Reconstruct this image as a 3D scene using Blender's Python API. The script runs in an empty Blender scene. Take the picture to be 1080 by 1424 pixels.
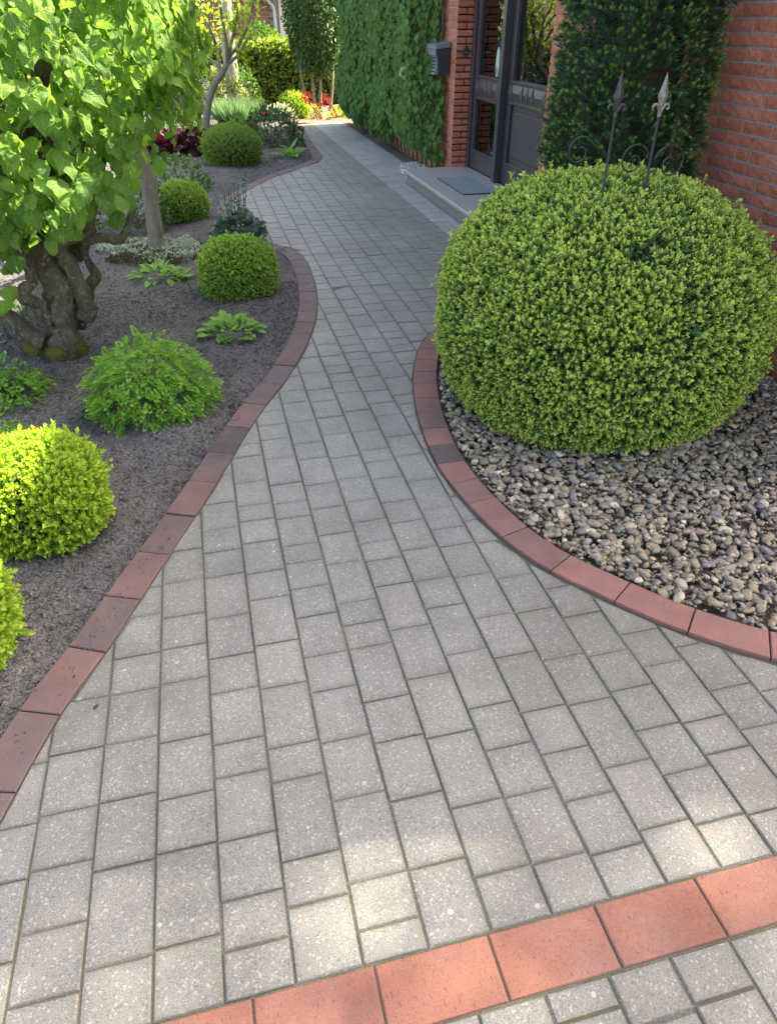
import bpy, math, random
import numpy as np
from mathutils import Vector

random.seed(7)
rng = np.random.default_rng(11)
S = bpy.context.scene
COL = S.collection

# ------------------------------------------------------------------ camera
CAM_H = 1.6
PITCH, YAW = math.radians(35.62), math.radians(13.886)
FPX, CX, CY = 970.0, 540.0, 712.0
cd = bpy.data.cameras.new('camera')
cam = bpy.data.objects.new('camera', cd)
COL.objects.link(cam)
cam.location = (0, 0, CAM_H)
cam.rotation_euler = (math.pi / 2 - PITCH, 0, -YAW)
cd.sensor_fit = 'VERTICAL'
cd.sensor_height = 24.0
cd.lens = FPX / 1424.0 * 24.0
cd.clip_start = 0.05
cd.clip_end = 3000
S.camera = cam

# ------------------------------------------------------------------ light
SUN_AZ = math.radians(13.0)      # from +X (the house side) turned towards +Y
SUN_T = 1.22                     # rise per metre of x
sd = np.array([math.cos(SUN_AZ), math.sin(SUN_AZ), SUN_T * math.cos(SUN_AZ)])
sd = sd / np.linalg.norm(sd)
SUN_EL = math.asin(sd[2])
W = bpy.data.worlds.new('World')
S.world = W
W.use_nodes = True
wn = W.node_tree
for n in list(wn.nodes):
    wn.nodes.remove(n)
sky = wn.nodes.new('ShaderNodeTexSky')
sky.sky_type = 'NISHITA'
sky.sun_disc = False
sky.sun_elevation = SUN_EL
sky.sun_rotation = math.pi / 2 - SUN_AZ
sky.air_density = 0.9
sky.dust_density = 3.5
sky.ozone_density = 0.6
bg = wn.nodes.new('ShaderNodeBackground')
bg.inputs['Strength'].default_value = 0.15
wo = wn.nodes.new('ShaderNodeOutputWorld')
wn.links.new(sky.outputs[0], bg.inputs[0])
wn.links.new(bg.outputs[0], wo.inputs[0])
sl = bpy.data.lights.new('sun', 'SUN')
sl.energy = 5.0
sl.angle = math.radians(0.5)
sl.color = (1.0, 0.93, 0.80)
sun = bpy.data.objects.new('sun', sl)
COL.objects.link(sun)
sun.rotation_euler = Vector(sd).to_track_quat('Z', 'Y').to_euler()
sun.location = (20, 5, 20)
VS = S.view_settings
S.display_settings.display_device = 'sRGB'
VS.view_transform = 'Standard'
VS.look = 'None'
VS.gamma = 1.0
VS.use_curve_mapping = False
VS.exposure = 2.5
VS.use_white_balance = True            # camera white balance set for open shade
VS.white_balance_temperature = 7700
VS.white_balance_tint = 10

# ------------------------------------------------------------------ pixel -> world helpers (for measured positions)
_f = np.array([math.sin(YAW) * math.cos(PITCH), math.cos(YAW) * math.cos(PITCH), -math.sin(PITCH)])
_r = np.array([math.cos(YAW), -math.sin(YAW), 0.0])
_u = np.cross(_r, _f)


def ray(px, py):
    return _r * (px - CX) - _u * (py - CY) + _f * FPX


def at_y(px, py, Y):
    d = ray(px, py)
    return d * (Y / d[1]) + np.array([0, 0, CAM_H])


def at_g(px, py, z=0.0):
    d = ray(px, py)
    return d * ((z - CAM_H) / d[2]) + np.array([0, 0, CAM_H])


# ------------------------------------------------------------------ numeric helpers
def nrm(a):
    a = np.asarray(a, float)
    return a / np.maximum(np.linalg.norm(a, axis=-1, keepdims=True), 1e-9)


def _hash(i, j, k, s):
    h = (i * 374761393 + j * 668265263 + k * 2147483647 + s * 1274126177) & 0xFFFFFFFF
    h = ((h ^ (h >> 13)) * 1274126177) & 0xFFFFFFFF
    return ((h ^ (h >> 16)) & 0xFFFF) / 65535.0


def vnoise(p, scale=1.0, seed=0):
    p = np.asarray(p, float) * scale
    i = np.floor(p).astype(np.int64)
    f = p - i
    f = f * f * (3 - 2 * f)
    out = np.zeros(len(p))
    for a in (0, 1):
        for b in (0, 1):
            for c in (0, 1):
                w = np.abs(1 - a - f[:, 0]) * np.abs(1 - b - f[:, 1]) * np.abs(1 - c - f[:, 2])
                out += w * _hash(i[:, 0] + a, i[:, 1] + b, i[:, 2] + c, seed)
    return out


def fbm(p, scale, seed=0, octv=3):
    o, a, t = 0, 1.0, 0
    for k in range(octv):
        o = o + a * vnoise(p, scale * 2 ** k, seed + k)
        t += a
        a *= .5
    return o / t


def catmull(pts, n=8):
    P = np.array(pts, float)
    P = np.vstack([2 * P[0] - P[1], P, 2 * P[-1] - P[-2]])
    out = []
    for i in range(1, len(P) - 2):
        p0, p1, p2, p3 = P[i - 1:i + 3]
        for t in np.linspace(0, 1, n, endpoint=False):
            out.append(.5 * ((2 * p1) + (-p0 + p2) * t + (2 * p0 - 5 * p1 + 4 * p2 - p3) * t ** 2 + (-p0 + 3 * p1 - 3 * p2 + p3) * t ** 3))
    out.append(P[-2])
    return np.array(out)


def resample(C, step):
    d = np.r_[0, np.cumsum(np.linalg.norm(np.diff(C, axis=0), axis=1))]
    n = max(2, int(d[-1] / step) + 1)
    s = np.linspace(0, d[-1], n)
    return np.stack([np.interp(s, d, C[:, k]) for k in range(C.shape[1])], 1)


def inside(poly, pts):
    poly = np.asarray(poly)[:, :2]
    x, y = pts[:, 0], pts[:, 1]
    r = np.zeros(len(pts), bool)
    j = len(poly) - 1
    for i in range(len(poly)):
        xi, yi = poly[i]
        xj, yj = poly[j]
        if yi != yj:
            c = ((yi > y) != (yj > y)) & (x < (xj - xi) * (y - yi) / (yj - yi) + xi)
            r ^= c
        j = i
    return r


# ------------------------------------------------------------------ materials
def mat(name):
    m = bpy.data.materials.new(name)
    m.use_nodes = True
    nt = m.node_tree
    return m, nt, nt.nodes['Principled BSDF']


def nd(nt, typ, ins=None, **props):
    n = nt.nodes.new(typ)
    for k, v in props.items():
        setattr(n, k, v)
    for k, v in (ins or {}).items():
        s = n.inputs[k]
        if isinstance(v, bpy.types.NodeSocket):
            nt.links.new(v, s)
        else:
            s.default_value = v
    return n


def c4(c):
    return (c[0], c[1], c[2], 1.0)


def ramp(nt, fac, stops, interp='LINEAR'):
    n = nt.nodes.new('ShaderNodeValToRGB')
    cr = n.color_ramp
    cr.interpolation = interp
    while len(cr.elements) < len(stops):
        cr.elements.new(0.5)
    for e, (p, c) in zip(cr.elements, stops):
        e.position = p
        e.color = c4(c) if len(c) == 3 else c
    nt.links.new(fac, n.inputs[0])
    return n.outputs[0]


def math_(nt, op, a, b=0.0, c=None):
    n = nd(nt, 'ShaderNodeMath', {0: a, 1: b}, operation=op)
    if c is not None:
        n.inputs[2].default_value = c
    return n.outputs[0]


def mixc(nt, fac, a, b, blend='MIX'):
    n = nd(nt, 'ShaderNodeMix', None, data_type='RGBA', blend_type=blend)
    for s, v in ((n.inputs[0], fac), (n.inputs[6], a), (n.inputs[7], b)):
        if isinstance(v, bpy.types.NodeSocket):
            nt.links.new(v, s)
        else:
            s.default_value = c4(v) if isinstance(v, (tuple, list)) else v
    return n.outputs[2]


def pos(nt, scale=(1, 1, 1)):
    g = nd(nt, 'ShaderNodeNewGeometry')
    if scale == (1, 1, 1):
        return g.outputs['Position']
    return nd(nt, 'ShaderNodeVectorMath', {0: g.outputs['Position'], 1: scale}, operation='MULTIPLY').outputs[0]


def noise(nt, vec, scale, detail=3, rough=.55):
    return nd(nt, 'ShaderNodeTexNoise', {'Vector': vec, 'Scale': scale, 'Detail': detail, 'Roughness': rough}).outputs[0]


def bump(nt, h, dist, strength=1.0, normal=None):
    n = nd(nt, 'ShaderNodeBump', {'Height': h, 'Distance': dist, 'Strength': strength})
    if normal is not None:
        nt.links.new(normal, n.inputs['Normal'])
    return n.outputs[0]


def objrand(nt):
    return nd(nt, 'ShaderNodeObjectInfo').outputs['Random']


def plain(name, col, rough=.6, metal=0.0, var=.15, scale=20, bumpd=0.0):
    m, nt, b = mat(name)
    n = noise(nt, pos(nt), scale, 4)
    lo = tuple(x * (1 - var) for x in col)
    hi = tuple(min(1, x * (1 + var)) for x in col)
    nt.links.new(ramp(nt, n, [(.3, lo), (.7, hi)]), b.inputs['Base Color'])
    b.inputs['Roughness'].default_value = rough
    b.inputs['Metallic'].default_value = metal
    if bumpd:
        nt.links.new(bump(nt, noise(nt, pos(nt), scale * 4, 4), bumpd), b.inputs['Normal'])
    return m


def leaf_mat(name, dark, light, tip=None, rough=.45, transl=.35, spec=.35, veins=False, tcol=None, sheen=0.0):
    m, nt, b = mat(name)
    a = nd(nt, 'ShaderNodeAttribute', None, attribute_name='v').outputs['Fac']
    v = math_(nt, 'FRACT', math_(nt, 'ADD', a, objrand(nt)))
    col = ramp(nt, v, [(0.0, dark), (1.0, light)])
    if tip is not None:
        t = nd(nt, 'ShaderNodeAttribute', None, attribute_name='tip').outputs['Fac']
        col = mixc(nt, t, col, tip)
    n2 = noise(nt, pos(nt), 9.0, 2)
    col = mixc(nt, .35, col, mixc(nt, n2, (.35, .35, .35), (1.5, 1.5, 1.5)), 'MULTIPLY') if False else col
    if veins:
        uv = nd(nt, 'ShaderNodeUVMap').outputs[0]
        sx = nd(nt, 'ShaderNodeSeparateXYZ', {0: uv})
        ax = math_(nt, 'ABSOLUTE', math_(nt, 'SUBTRACT', sx.outputs[0], .5))
        ph = math_(nt, 'SUBTRACT', sx.outputs[1], math_(nt, 'MULTIPLY', ax, .9))
        w = math_(nt, 'ABSOLUTE', math_(nt, 'SINE', math_(nt, 'MULTIPLY', ph, 24.0)))
        mid = math_(nt, 'MINIMUM', math_(nt, 'MULTIPLY', ax, 22.0), 1.0)
        h = math_(nt, 'MULTIPLY', math_(nt, 'POWER', w, .6), mid)
        nn = noise(nt, pos(nt), 60, 3)
        hh = math_(nt, 'ADD', h, math_(nt, 'MULTIPLY', nn, .8))
        nrmv = bump(nt, hh, .003, .55)
        nt.links.new(nrmv, b.inputs['Normal'])
        col = mixc(nt, math_(nt, 'MULTIPLY', math_(nt, 'SUBTRACT', 1.0, h), .30), col, tuple(min(1, x * 1.9) for x in light))
    nt.links.new(col, b.inputs['Base Color'])
    b.inputs['Roughness'].default_value = rough
    b.inputs['Specular IOR Level'].default_value = spec
    tr = nt.nodes.new('ShaderNodeBsdfTranslucent')
    tc = mixc(nt, 1.0, col, tcol or (1.6, 1.7, .9), 'MULTIPLY')
    nt.links.new(tc, tr.inputs[0])
    ms = nd(nt, 'ShaderNodeMixShader', {0: transl, 1: b.outputs[0], 2: tr.outputs[0]})
    nt.links.new(ms.outputs[0], nt.nodes['Material Output'].inputs[0])
    return m


MT = {}


def make_paver_mat(name, lo, hi, spots=True):
    m, nt, b = mat(name)
    p = pos(nt)
    r = objrand(nt)
    base = ramp(nt, r, [(0, lo), (1, hi)])
    big = noise(nt, p, 5.0, 3)
    base = mixc(nt, 1.0, base, ramp(nt, big, [(.3, (.86, .86, .85)), (.7, (1.1, 1.1, 1.1))]), 'MULTIPLY')
    gr = noise(nt, p, 330, 2, .7)
    base = mixc(nt, 1.0, base, ramp(nt, gr, [(.32, (.55, .55, .55)), (.5, (1, 1, 1)), (.7, (1.45, 1.43, 1.4))]), 'MULTIPLY')
    vo = nd(nt, 'ShaderNodeTexVoronoi', {'Vector': p, 'Scale': 210.0})
    rnd = nd(nt, 'ShaderNodeSeparateColor', {0: vo.outputs['Color']}).outputs[0]
    dk = math_(nt, 'GREATER_THAN', rnd, .93)
    base = mixc(nt, math_(nt, 'MULTIPLY', dk, .4), base, (.05, .05, .05))
    lt = math_(nt, 'LESS_THAN', rnd, .07)
    base = mixc(nt, math_(nt, 'MULTIPLY', lt, .3), base, (.42, .41, .39))
    if spots:
        vs = nd(nt, 'ShaderNodeTexVoronoi', {'Vector': p, 'Scale': 26.0, 'Randomness': 1.0})
        sc = nd(nt, 'ShaderNodeSeparateColor', {0: vs.outputs['Color']})
        thr = math_(nt, 'MULTIPLY', sc.outputs[0], .17)
        wob = math_(nt, 'ADD', vs.outputs['Distance'], math_(nt, 'MULTIPLY', math_(nt, 'SUBTRACT', noise(nt, p, 160, 2), .5), .1))
        patch = math_(nt, 'GREATER_THAN', noise(nt, p, 1.6, 2), .45)
        sp = math_(nt, 'MULTIPLY', math_(nt, 'LESS_THAN', wob, thr), math_(nt, 'GREATER_THAN', sc.outputs[1], .55))
        sp = math_(nt, 'MULTIPLY', sp, patch)
        base = mixc(nt, math_(nt, 'MULTIPLY', sp, .42), base, (.44, .44, .41))
    tw = nd(nt, 'ShaderNodeAttribute', None, attribute_name='tip').outputs['Fac']
    tw = math_(nt, 'MULTIPLY', tw, ramp(nt, noise(nt, p, 6.5, 3), [(.3, (.35, .35, .35)), (.65, (1, 1, 1))]))
    base = mixc(nt, 1.0, base, ramp(nt, tw, [(0, (.87, .865, .85)), (1, (1.1, 1.1, 1.1))]), 'MULTIPLY')
    st = noise(nt, p, 1.1, 5, .6)
    base = mixc(nt, 1.0, base, ramp(nt, st, [(.32, (.74, .73, .70)), (.5, (.98, .98, .98)), (.7, (1.08, 1.08, 1.08))]), 'MULTIPLY')
    nt.links.new(base, b.inputs['Base Color'])
    b.inputs['Roughness'].default_value = .58
    b.inputs['Specular IOR Level'].default_value = .6
    nb = bump(nt, gr, .0012, .8)
    nb = bump(nt, noise(nt, p, 40, 3), .002, .5, nb)
    nt.links.new(nb, b.inputs['Normal'])
    return m


MT['paver'] = make_paver_mat('concrete_paver', (.138, .136, .127), (.158, .155, .143))
MT['paver_pale'] = make_paver_mat('pale_concrete_paver', (.25, .255, .255), (.28, .285, .285), False)  # paler, bluer strip; sky light is partly put into this colour


def make_clay(name, cols, dust=.25, flecks=True, dustcol=(.25, .24, .24)):
    m, nt, b = mat(name)
    p = pos(nt)
    base = ramp(nt, objrand(nt), cols)
    g = noise(nt, p, 7, 4)
    base = mixc(nt, 1.0, base, ramp(nt, g, [(.3, (.78, .78, .8)), (.7, (1.14, 1.12, 1.1))]), 'MULTIPLY')
    f = noise(nt, p, 260, 2, .7)
    base = mixc(nt, 1.0, base, ramp(nt, f, [(.3, (.75, .75, .75)), (.7, (1.2, 1.2, 1.2))]), 'MULTIPLY')
    if flecks:
        s = noise(nt, pos(nt, (240, 55, 60)), 1.0, 2, .5)
        k = ramp(nt, s, [(.635, (0, 0, 0)), (.675, (1, 1, 1))])
        base = mixc(nt, math_(nt, 'MULTIPLY', k, .75), base, (.045, .03, .027))
    ch = ramp(nt, noise(nt, p, 75, 4, .75), [(.60, (0, 0, 0)), (.70, (1, 1, 1))])
    base = mixc(nt, math_(nt, 'MULTIPLY', ch, .45), base, tuple(x * .35 for x in cols[0][1]))
    d = ramp(nt, noise(nt, p, 3.3, 5, .65), [(.42, (0, 0, 0)), (.7, (1, 1, 1))])
    base = mixc(nt, math_(nt, 'MULTIPLY', d, dust), base, dustcol)
    nt.links.new(base, b.inputs['Base Color'])
    b.inputs['Roughness'].default_value = .75
    nt.links.new(bump(nt, f, .0012, .8, bump(nt, g, .003, .4)), b.inputs['Normal'])
    return m


MT['band'] = make_clay('red_clay_paver', [(0, (.195, .072, .048)), (1, (.235, .092, .062))], .16)
MT['edge_left'] = make_clay('dusty_clay_edging', [(0, (.096, .062, .061)), (.5, (.108, .066, .064)), (1, (.140, .075, .068))], .7, False, (.085, .072, .077))
MT['edge_right'] = make_clay('clay_edging', [(0, (.14, .068, .062)), (.25, (.18, .08, .07)), (1, (.225, .098, .08))], .4, False, (.125, .09, .088))
MT['edge_dark'] = make_clay('stained_clay_edging', [(0, (.075, .052, .05)), (1, (.10, .06, .057))], .7, False, (.035, .032, .032))


def make_sand():
    m, nt, b = mat('joint_sand')
    p = pos(nt)
    n = noise(nt, p, 220, 3)
    big = noise(nt, p, 4, 3)
    c = ramp(nt, n, [(.3, (.055, .052, .04)), (.7, (.15, .14, .115))])
    c = mixc(nt, ramp(nt, big, [(.42, (0, 0, 0)), (.62, (.75, .75, .75))]), c, (.055, .07, .028))
    nt.links.new(c, b.inputs['Base Color'])
    b.inputs['Roughness'].default_value = .95
    nt.links.new(bump(nt, n, .004), b.inputs['Normal'])
    return m


MT['sand'] = make_sand()


def make_soil(name, lo, hi):
    m, nt, b = mat(name)
    p = pos(nt)
    n = noise(nt, p, 90, 5, .7)
    c = ramp(nt, n, [(.3, lo), (.72, hi)])
    big = noise(nt, p, 2.2, 3)
    c = mixc(nt, 1.0, c, ramp(nt, big, [(.3, (.8, .8, .8)), (.7, (1.25, 1.2, 1.15))]), 'MULTIPLY')
    isl = nd(nt, 'ShaderNodeAttribute', None, attribute_name='v').outputs['Fac']
    c = mixc(nt, 1.0, c, ramp(nt, isl, [(0, (.75, .75, .75)), (1, (1.35, 1.3, 1.25))]), 'MULTIPLY')
    nt.links.new(c, b.inputs['Base Color'])
    b.inputs['Roughness'].default_value = .9
    vn = nd(nt, 'ShaderNodeVectorMath', {0: p, 1: nd(nt, 'ShaderNodeVectorMath', {0: nd(nt, 'ShaderNodeTexNoise', {'Vector': p, 'Scale': 40.0}).outputs[1], 1: (.03, .03, .03)}, operation='MULTIPLY').outputs[0]}, operation='ADD').outputs[0]
    v1 = nd(nt, 'ShaderNodeTexVoronoi', {'Vector': vn, 'Scale': 52.0}).outputs['Distance']
    v2 = nd(nt, 'ShaderNodeTexVoronoi', {'Vector': vn, 'Scale': 120.0}).outputs['Distance']
    nb = bump(nt, v1, .022, 1.0)
    nb.node.invert = True
    nb2 = bump(nt, v2, .010, .9, nb)
    nb2.node.invert = True
    nt.links.new(bump(nt, n, .012, .9, nb2), b.inputs['Normal'])
    return m


MT['soil'] = make_soil('dark_soil', (.062, .062, .066), (.190, .188, .194))
MT['earth'] = make_soil('earth', (.09, .075, .055), (.22, .18, .13))
MT['sunny_soil'] = make_soil('sandy_soil', (.13, .10, .07), (.28, .22, .16))


def make_pebble():
    m, nt, b = mat('river_pebbles')
    a = nd(nt, 'ShaderNodeAttribute', None, attribute_name='v').outputs['Fac']
    c = ramp(nt, a, [(0, (.16, .125, .11)), (.16, (.29, .23, .155)), (.3, (.25, .225, .165)), (.42, (.30, .225, .18)), (.54, (.29, .255, .20)),
                     (.66, (.22, .19, .18)), (.76, (.34, .27, .235)), (.86, (.50, .43, .33)), (.95, (.13, .13, .16)), (.985, (.62, .61, .57))], 'CONSTANT')
    p = pos(nt)
    n = noise(nt, p, 120, 4, .6)
    c = mixc(nt, 1.0, c, ramp(nt, n, [(.3, (.65, .65, .62)), (.7, (1.3, 1.3, 1.3))]), 'MULTIPLY')
    big = noise(nt, p, 2.5, 2)
    c = mixc(nt, ramp(nt, big, [(.45, (0, 0, 0)), (.75, (.4, .4, .4))]), c, (.16, .15, .085))
    c = mixc(nt, 1.0, c, (.84, .82, .785), 'MULTIPLY')
    nt.links.new(c, b.inputs['Base Color'])
    b.inputs['Roughness'].default_value = .6
    nt.links.new(bump(nt, n, .002, .6), b.inputs['Normal'])
    return m


MT['pebble'] = make_pebble()


def make_brick():
    m, nt, b = mat('red_brick')
    p = pos(nt)
    base = ramp(nt, objrand(nt), [(0, (.45, .135, .078)), (.5, (.53, .175, .10)), (1, (.60, .22, .14))])
    a = nd(nt, 'ShaderNodeAttribute', None, attribute_name='v').outputs['Fac']
    base = mixc(nt, 1.0, base, ramp(nt, a, [(0, (.85, .82, .82)), (1, (1.15, 1.2, 1.2))]), 'MULTIPLY')
    n = noise(nt, p, 45, 5, .65)
    base = mixc(nt, 1.0, base, ramp(nt, n, [(.3, (.72, .7, .7)), (.7, (1.18, 1.18, 1.18))]), 'MULTIPLY')
    nt.links.new(base, b.inputs['Base Color'])
    b.inputs['Roughness'].default_value = .85
    nt.links.new(bump(nt, n, .005, .8), b.inputs['Normal'])
    return m


MT['brick'] = make_brick()
MT['mortar'] = plain('grey_mortar', (.30, .30, .305), .9, 0, .2, 60, .004)
MT['roof'] = plain('roof_tiles', (.12, .06, .045), .7, 0, .2, 10)
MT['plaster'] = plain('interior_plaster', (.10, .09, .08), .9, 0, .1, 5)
MT['frame'] = plain('brown_grey_lacquer', (.052, .044, .052), .38, 0, .06, 8)
MT['granite'] = None


def make_granite(name='grey_granite', f=(1, 1, 1)):
    m, nt, b = mat(name)
    p = pos(nt)
    v = nd(nt, 'ShaderNodeTexVoronoi', {'Vector': p, 'Scale': 260.0})
    r = nd(nt, 'ShaderNodeSeparateColor', {0: v.outputs['Color']}).outputs[0]
    c = ramp(nt, r, [(0, (.12, .11, .11)), (.3, (.27, .245, .245)), (.65, (.35, .325, .325)), (1, (.47, .45, .45))])
    nt.links.new(c, b.inputs['Base Color'])
    c = mixc(nt, 1.0, c, f, 'MULTIPLY')
    nt.links.new(c, b.inputs['Base Color'])
    b.inputs['Roughness'].default_value = .42
    nt.links.new(bump(nt, noise(nt, p, 300, 2), .001, .4), b.inputs['Normal'])
    return m


MT['granite'] = make_granite()
MT['granite_riser'] = make_granite('brown_granite', (.62, .55, .52))


def make_glass():
    m, nt, b = mat('window_glass')
    nt.nodes.remove(b)
    fr = nd(nt, 'ShaderNodeFresnel', {'IOR': 2.0}).outputs[0]
    t = nd(nt, 'ShaderNodeBsdfTransparent', {0: (.55, .56, .55, 1)})
    g = nd(nt, 'ShaderNodeBsdfGlossy', {'Color': (.95, .97, .97, 1), 'Roughness': .015})
    ms = nd(nt, 'ShaderNodeMixShader', {0: fr, 1: t.outputs[0], 2: g.outputs[0]})
    nt.links.new(ms.outputs[0], nt.nodes['Material Output'].inputs[0])
    return m


MT['glass'] = make_glass()
MT['curtain'] = plain('pale_curtain', (.62, .57, .5), .9, 0, .1, 30)
MT['anthracite'] = plain('anthracite_paint', (.032, .036, .042), .42, 0, .1, 30)
MT['box_grey'] = plain('slate_grey_plastic', (.16, .185, .205), .45, 0, .08, 30)
MT['steel'] = plain('steel', (.55, .56, .56), .3, 1.0, .05, 30)
MT['brass'] = plain('brass', (.6, .42, .16), .35, 1.0, .1, 30)
MT['iron_black'] = plain('black_iron', (.022, .022, .025), .5, .3, .2, 40)
MT['iron_pale'] = plain('pewter_iron', (.20, .185, .17), .5, .45, .35, 60)
MT['iron_dark'] = plain('weathered_iron', (.055, .053, .056), .5, .45, .45, 60)
MT['mat'] = plain('ribbed_blue_grey_mat', (.15, .20, .22), .7, 0, .25, 150, .002)
MT['zinc'] = plain('zinc_pipe', (.42, .43, .44), .45, .5, .08, 6)
MT['cream'] = plain('cream_render', (.62, .55, .47), .85, 0, .08, 4)
MT['ornament'] = plain('pale_green_ceramic', (.40, .47, .42), .4, 0, .15, 60)
MT['white'] = plain('white_paint', (.75, .75, .73), .5, 0, .06, 10)
MT['wood'] = plain('grey_wood', (.2, .17, .13), .8, 0, .25, 14)
MT['yellow'] = plain('yellow_plastic', (.75, .5, .08), .4, 0, .05, 10)
MT['red_petal'] = leaf_mat('red_plumes', (.30, .03, .035), (.42, .06, .06), None, .6, .4, .2, tcol=(1.3, .6, .6))


def make_bark(name, lo, hi, moss=None, mossamt=.5, stretch=6):
    m, nt, b = mat(name)
    p = pos(nt, (1, 1, .35))
    n = noise(nt, p, 28, 6, .7)
    c = ramp(nt, n, [(.3, lo), (.7, hi)])
    li = ramp(nt, noise(nt, pos(nt), 45, 4), [(.56, (0, 0, 0)), (.66, (1, 1, 1))])
    c = mixc(nt, math_(nt, 'MULTIPLY', li, .45), c, (.33, .33, .28))
    if moss:
        k = ramp(nt, noise(nt, pos(nt), 9, 5), [(.45, (0, 0, 0)), (.65, (1, 1, 1))])
        c = mixc(nt, math_(nt, 'MULTIPLY', k, mossamt), c, moss)
    nt.links.new(c, b.inputs['Base Color'])
    b.inputs['Roughness'].default_value = .9
    nt.links.new(bump(nt, noise(nt, p, 90, 5, .7), .01, .8, bump(nt, n, .02, 1.0)), b.inputs['Normal'])
    return m


MT['bark_dark'] = make_bark('mossy_bark', (.03, .024, .016), (.15, .125, .09), (.10, .095, .035), .6)
MT['bark_grey'] = make_bark('smooth_grey_bark', (.15, .135, .105), (.28, .25, .20), (.17, .17, .09), .35)
MT['bark_pale'] = make_bark('pale_bark', (.30, .26, .19), (.48, .42, .32))
MT['twig'] = plain('dark_twigs', (.035, .028, .018), .9, 0, .3, 40)
MT['moss'] = leaf_mat('moss', (.075, .075, .018), (.17, .16, .045), None, .9, .2, .1)

# greens
MT['box'] = leaf_mat('box_leaves', (.045, .115, .030), (.085, .175, .045), (.48, .58, .12), .38, .3, .4)
MT['box_small'] = leaf_mat('clipped_box_leaves', (.07, .165, .038), (.115, .225, .05), (.28, .42, .085), .42, .35, .35)
MT['box_gold'] = leaf_mat('golden_box_leaves', (.13, .25, .035), (.20, .33, .045), (.36, .47, .06), .42, .4, .35)
MT['yew'] = leaf_mat('yew_needles', (.020, .058, .028), (.045, .105, .046), (.14, .27, .055), .35, .15, .45)
MT['yew_ball'] = leaf_mat('yew_ball_needles', (.075, .15, .03), (.12, .21, .04), (.2, .31, .055), .4, .25, .3)
MT['hazel'] = leaf_mat('hazel_leaves', (.062, .145, .036), (.175, .31, .066), None, 0.55, .5, .22, veins=True, tcol=(1.9, 1.9, 1.0))
MT['lime'] = leaf_mat('tree_leaves', (.05, .13, .03), (.09, .20, .035), None, .42, .42, .3, veins=True)
MT['ivy'] = leaf_mat('climber_leaves', (.042, .115, .026), (.10, .215, .042), None, .45, .3, .32, veins=True)
MT['fern'] = leaf_mat('ferny_leaves', (.07, .20, .025), (.12, .28, .03), (.20, .37, .05), .5, .4, .25)
MT['hosta'] = leaf_mat('rosette_leaves', (.13, .27, .055), (.20, .37, .075), None, .4, .4, .35, veins=True)
MT['heuchera_red'] = leaf_mat('maroon_leaves', (.030, .010, .017), (.105, .024, .032), None, .5, .25, .35, tcol=(1.8, .6, .5))
MT['heuchera_blue'] = leaf_mat('blue_green_leaves', (.045, .085, .075), (.13, .19, .17), None, .35, .2, .5)
MT['silver'] = leaf_mat('silver_leaves', (.20, .25, .20), (.42, .46, .38), None, .6, .25, .2)
MT['sedum_dark'] = leaf_mat('dark_carpet_leaves', (.035, .045, .03), (.09, .075, .05), None, .6, .2, .2)
MT['lavender'] = leaf_mat('lavender_shoots', (.09, .17, .10), (.17, .27, .16), None, .6, .3, .2)
MT['shrub'] = leaf_mat('shrub_leaves', (.05, .12, .03), (.10, .20, .045), (.22, .32, .06), .45, .35, .3)
MT['rose'] = leaf_mat('rose_leaves', (.035, .085, .03), (.07, .15, .045), None, .35, .3, .5)
MT['rosebud'] = leaf_mat('rose_buds', (.45, .03, .05), (.6, .05, .08), None, .5, .3, .2, tcol=(1.3, .6, .6))
MT['hedge'] = leaf_mat('hedge_leaves', (.022, .06, .014), (.06, .125, .022), (.24, .33, .04), .32, .45, .5)
MT['conifer_blue'] = leaf_mat('blue_needles', (.02, .04, .045), (.055, .085, .095), None, .5, .15, .3)
MT['yellow_tree'] = leaf_mat('fresh_yellow_leaves', (.20, .33, .03), (.36, .45, .05), None, .45, .5, .3)
MT['variegated'] = leaf_mat('variegated_leaves', (.16, .22, .07), (.50, .50, .30), None, .45, .4, .3)
MT['willow'] = leaf_mat('narrow_leaves', (.03, .085, .022), (.07, .15, .035), (.3, .36, .10), .35, .25, .5)
MT['blossom'] = leaf_mat('cream_blossom', (.55, .56, .35), (.70, .70, .5), None, .6, .3, .2)


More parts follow.
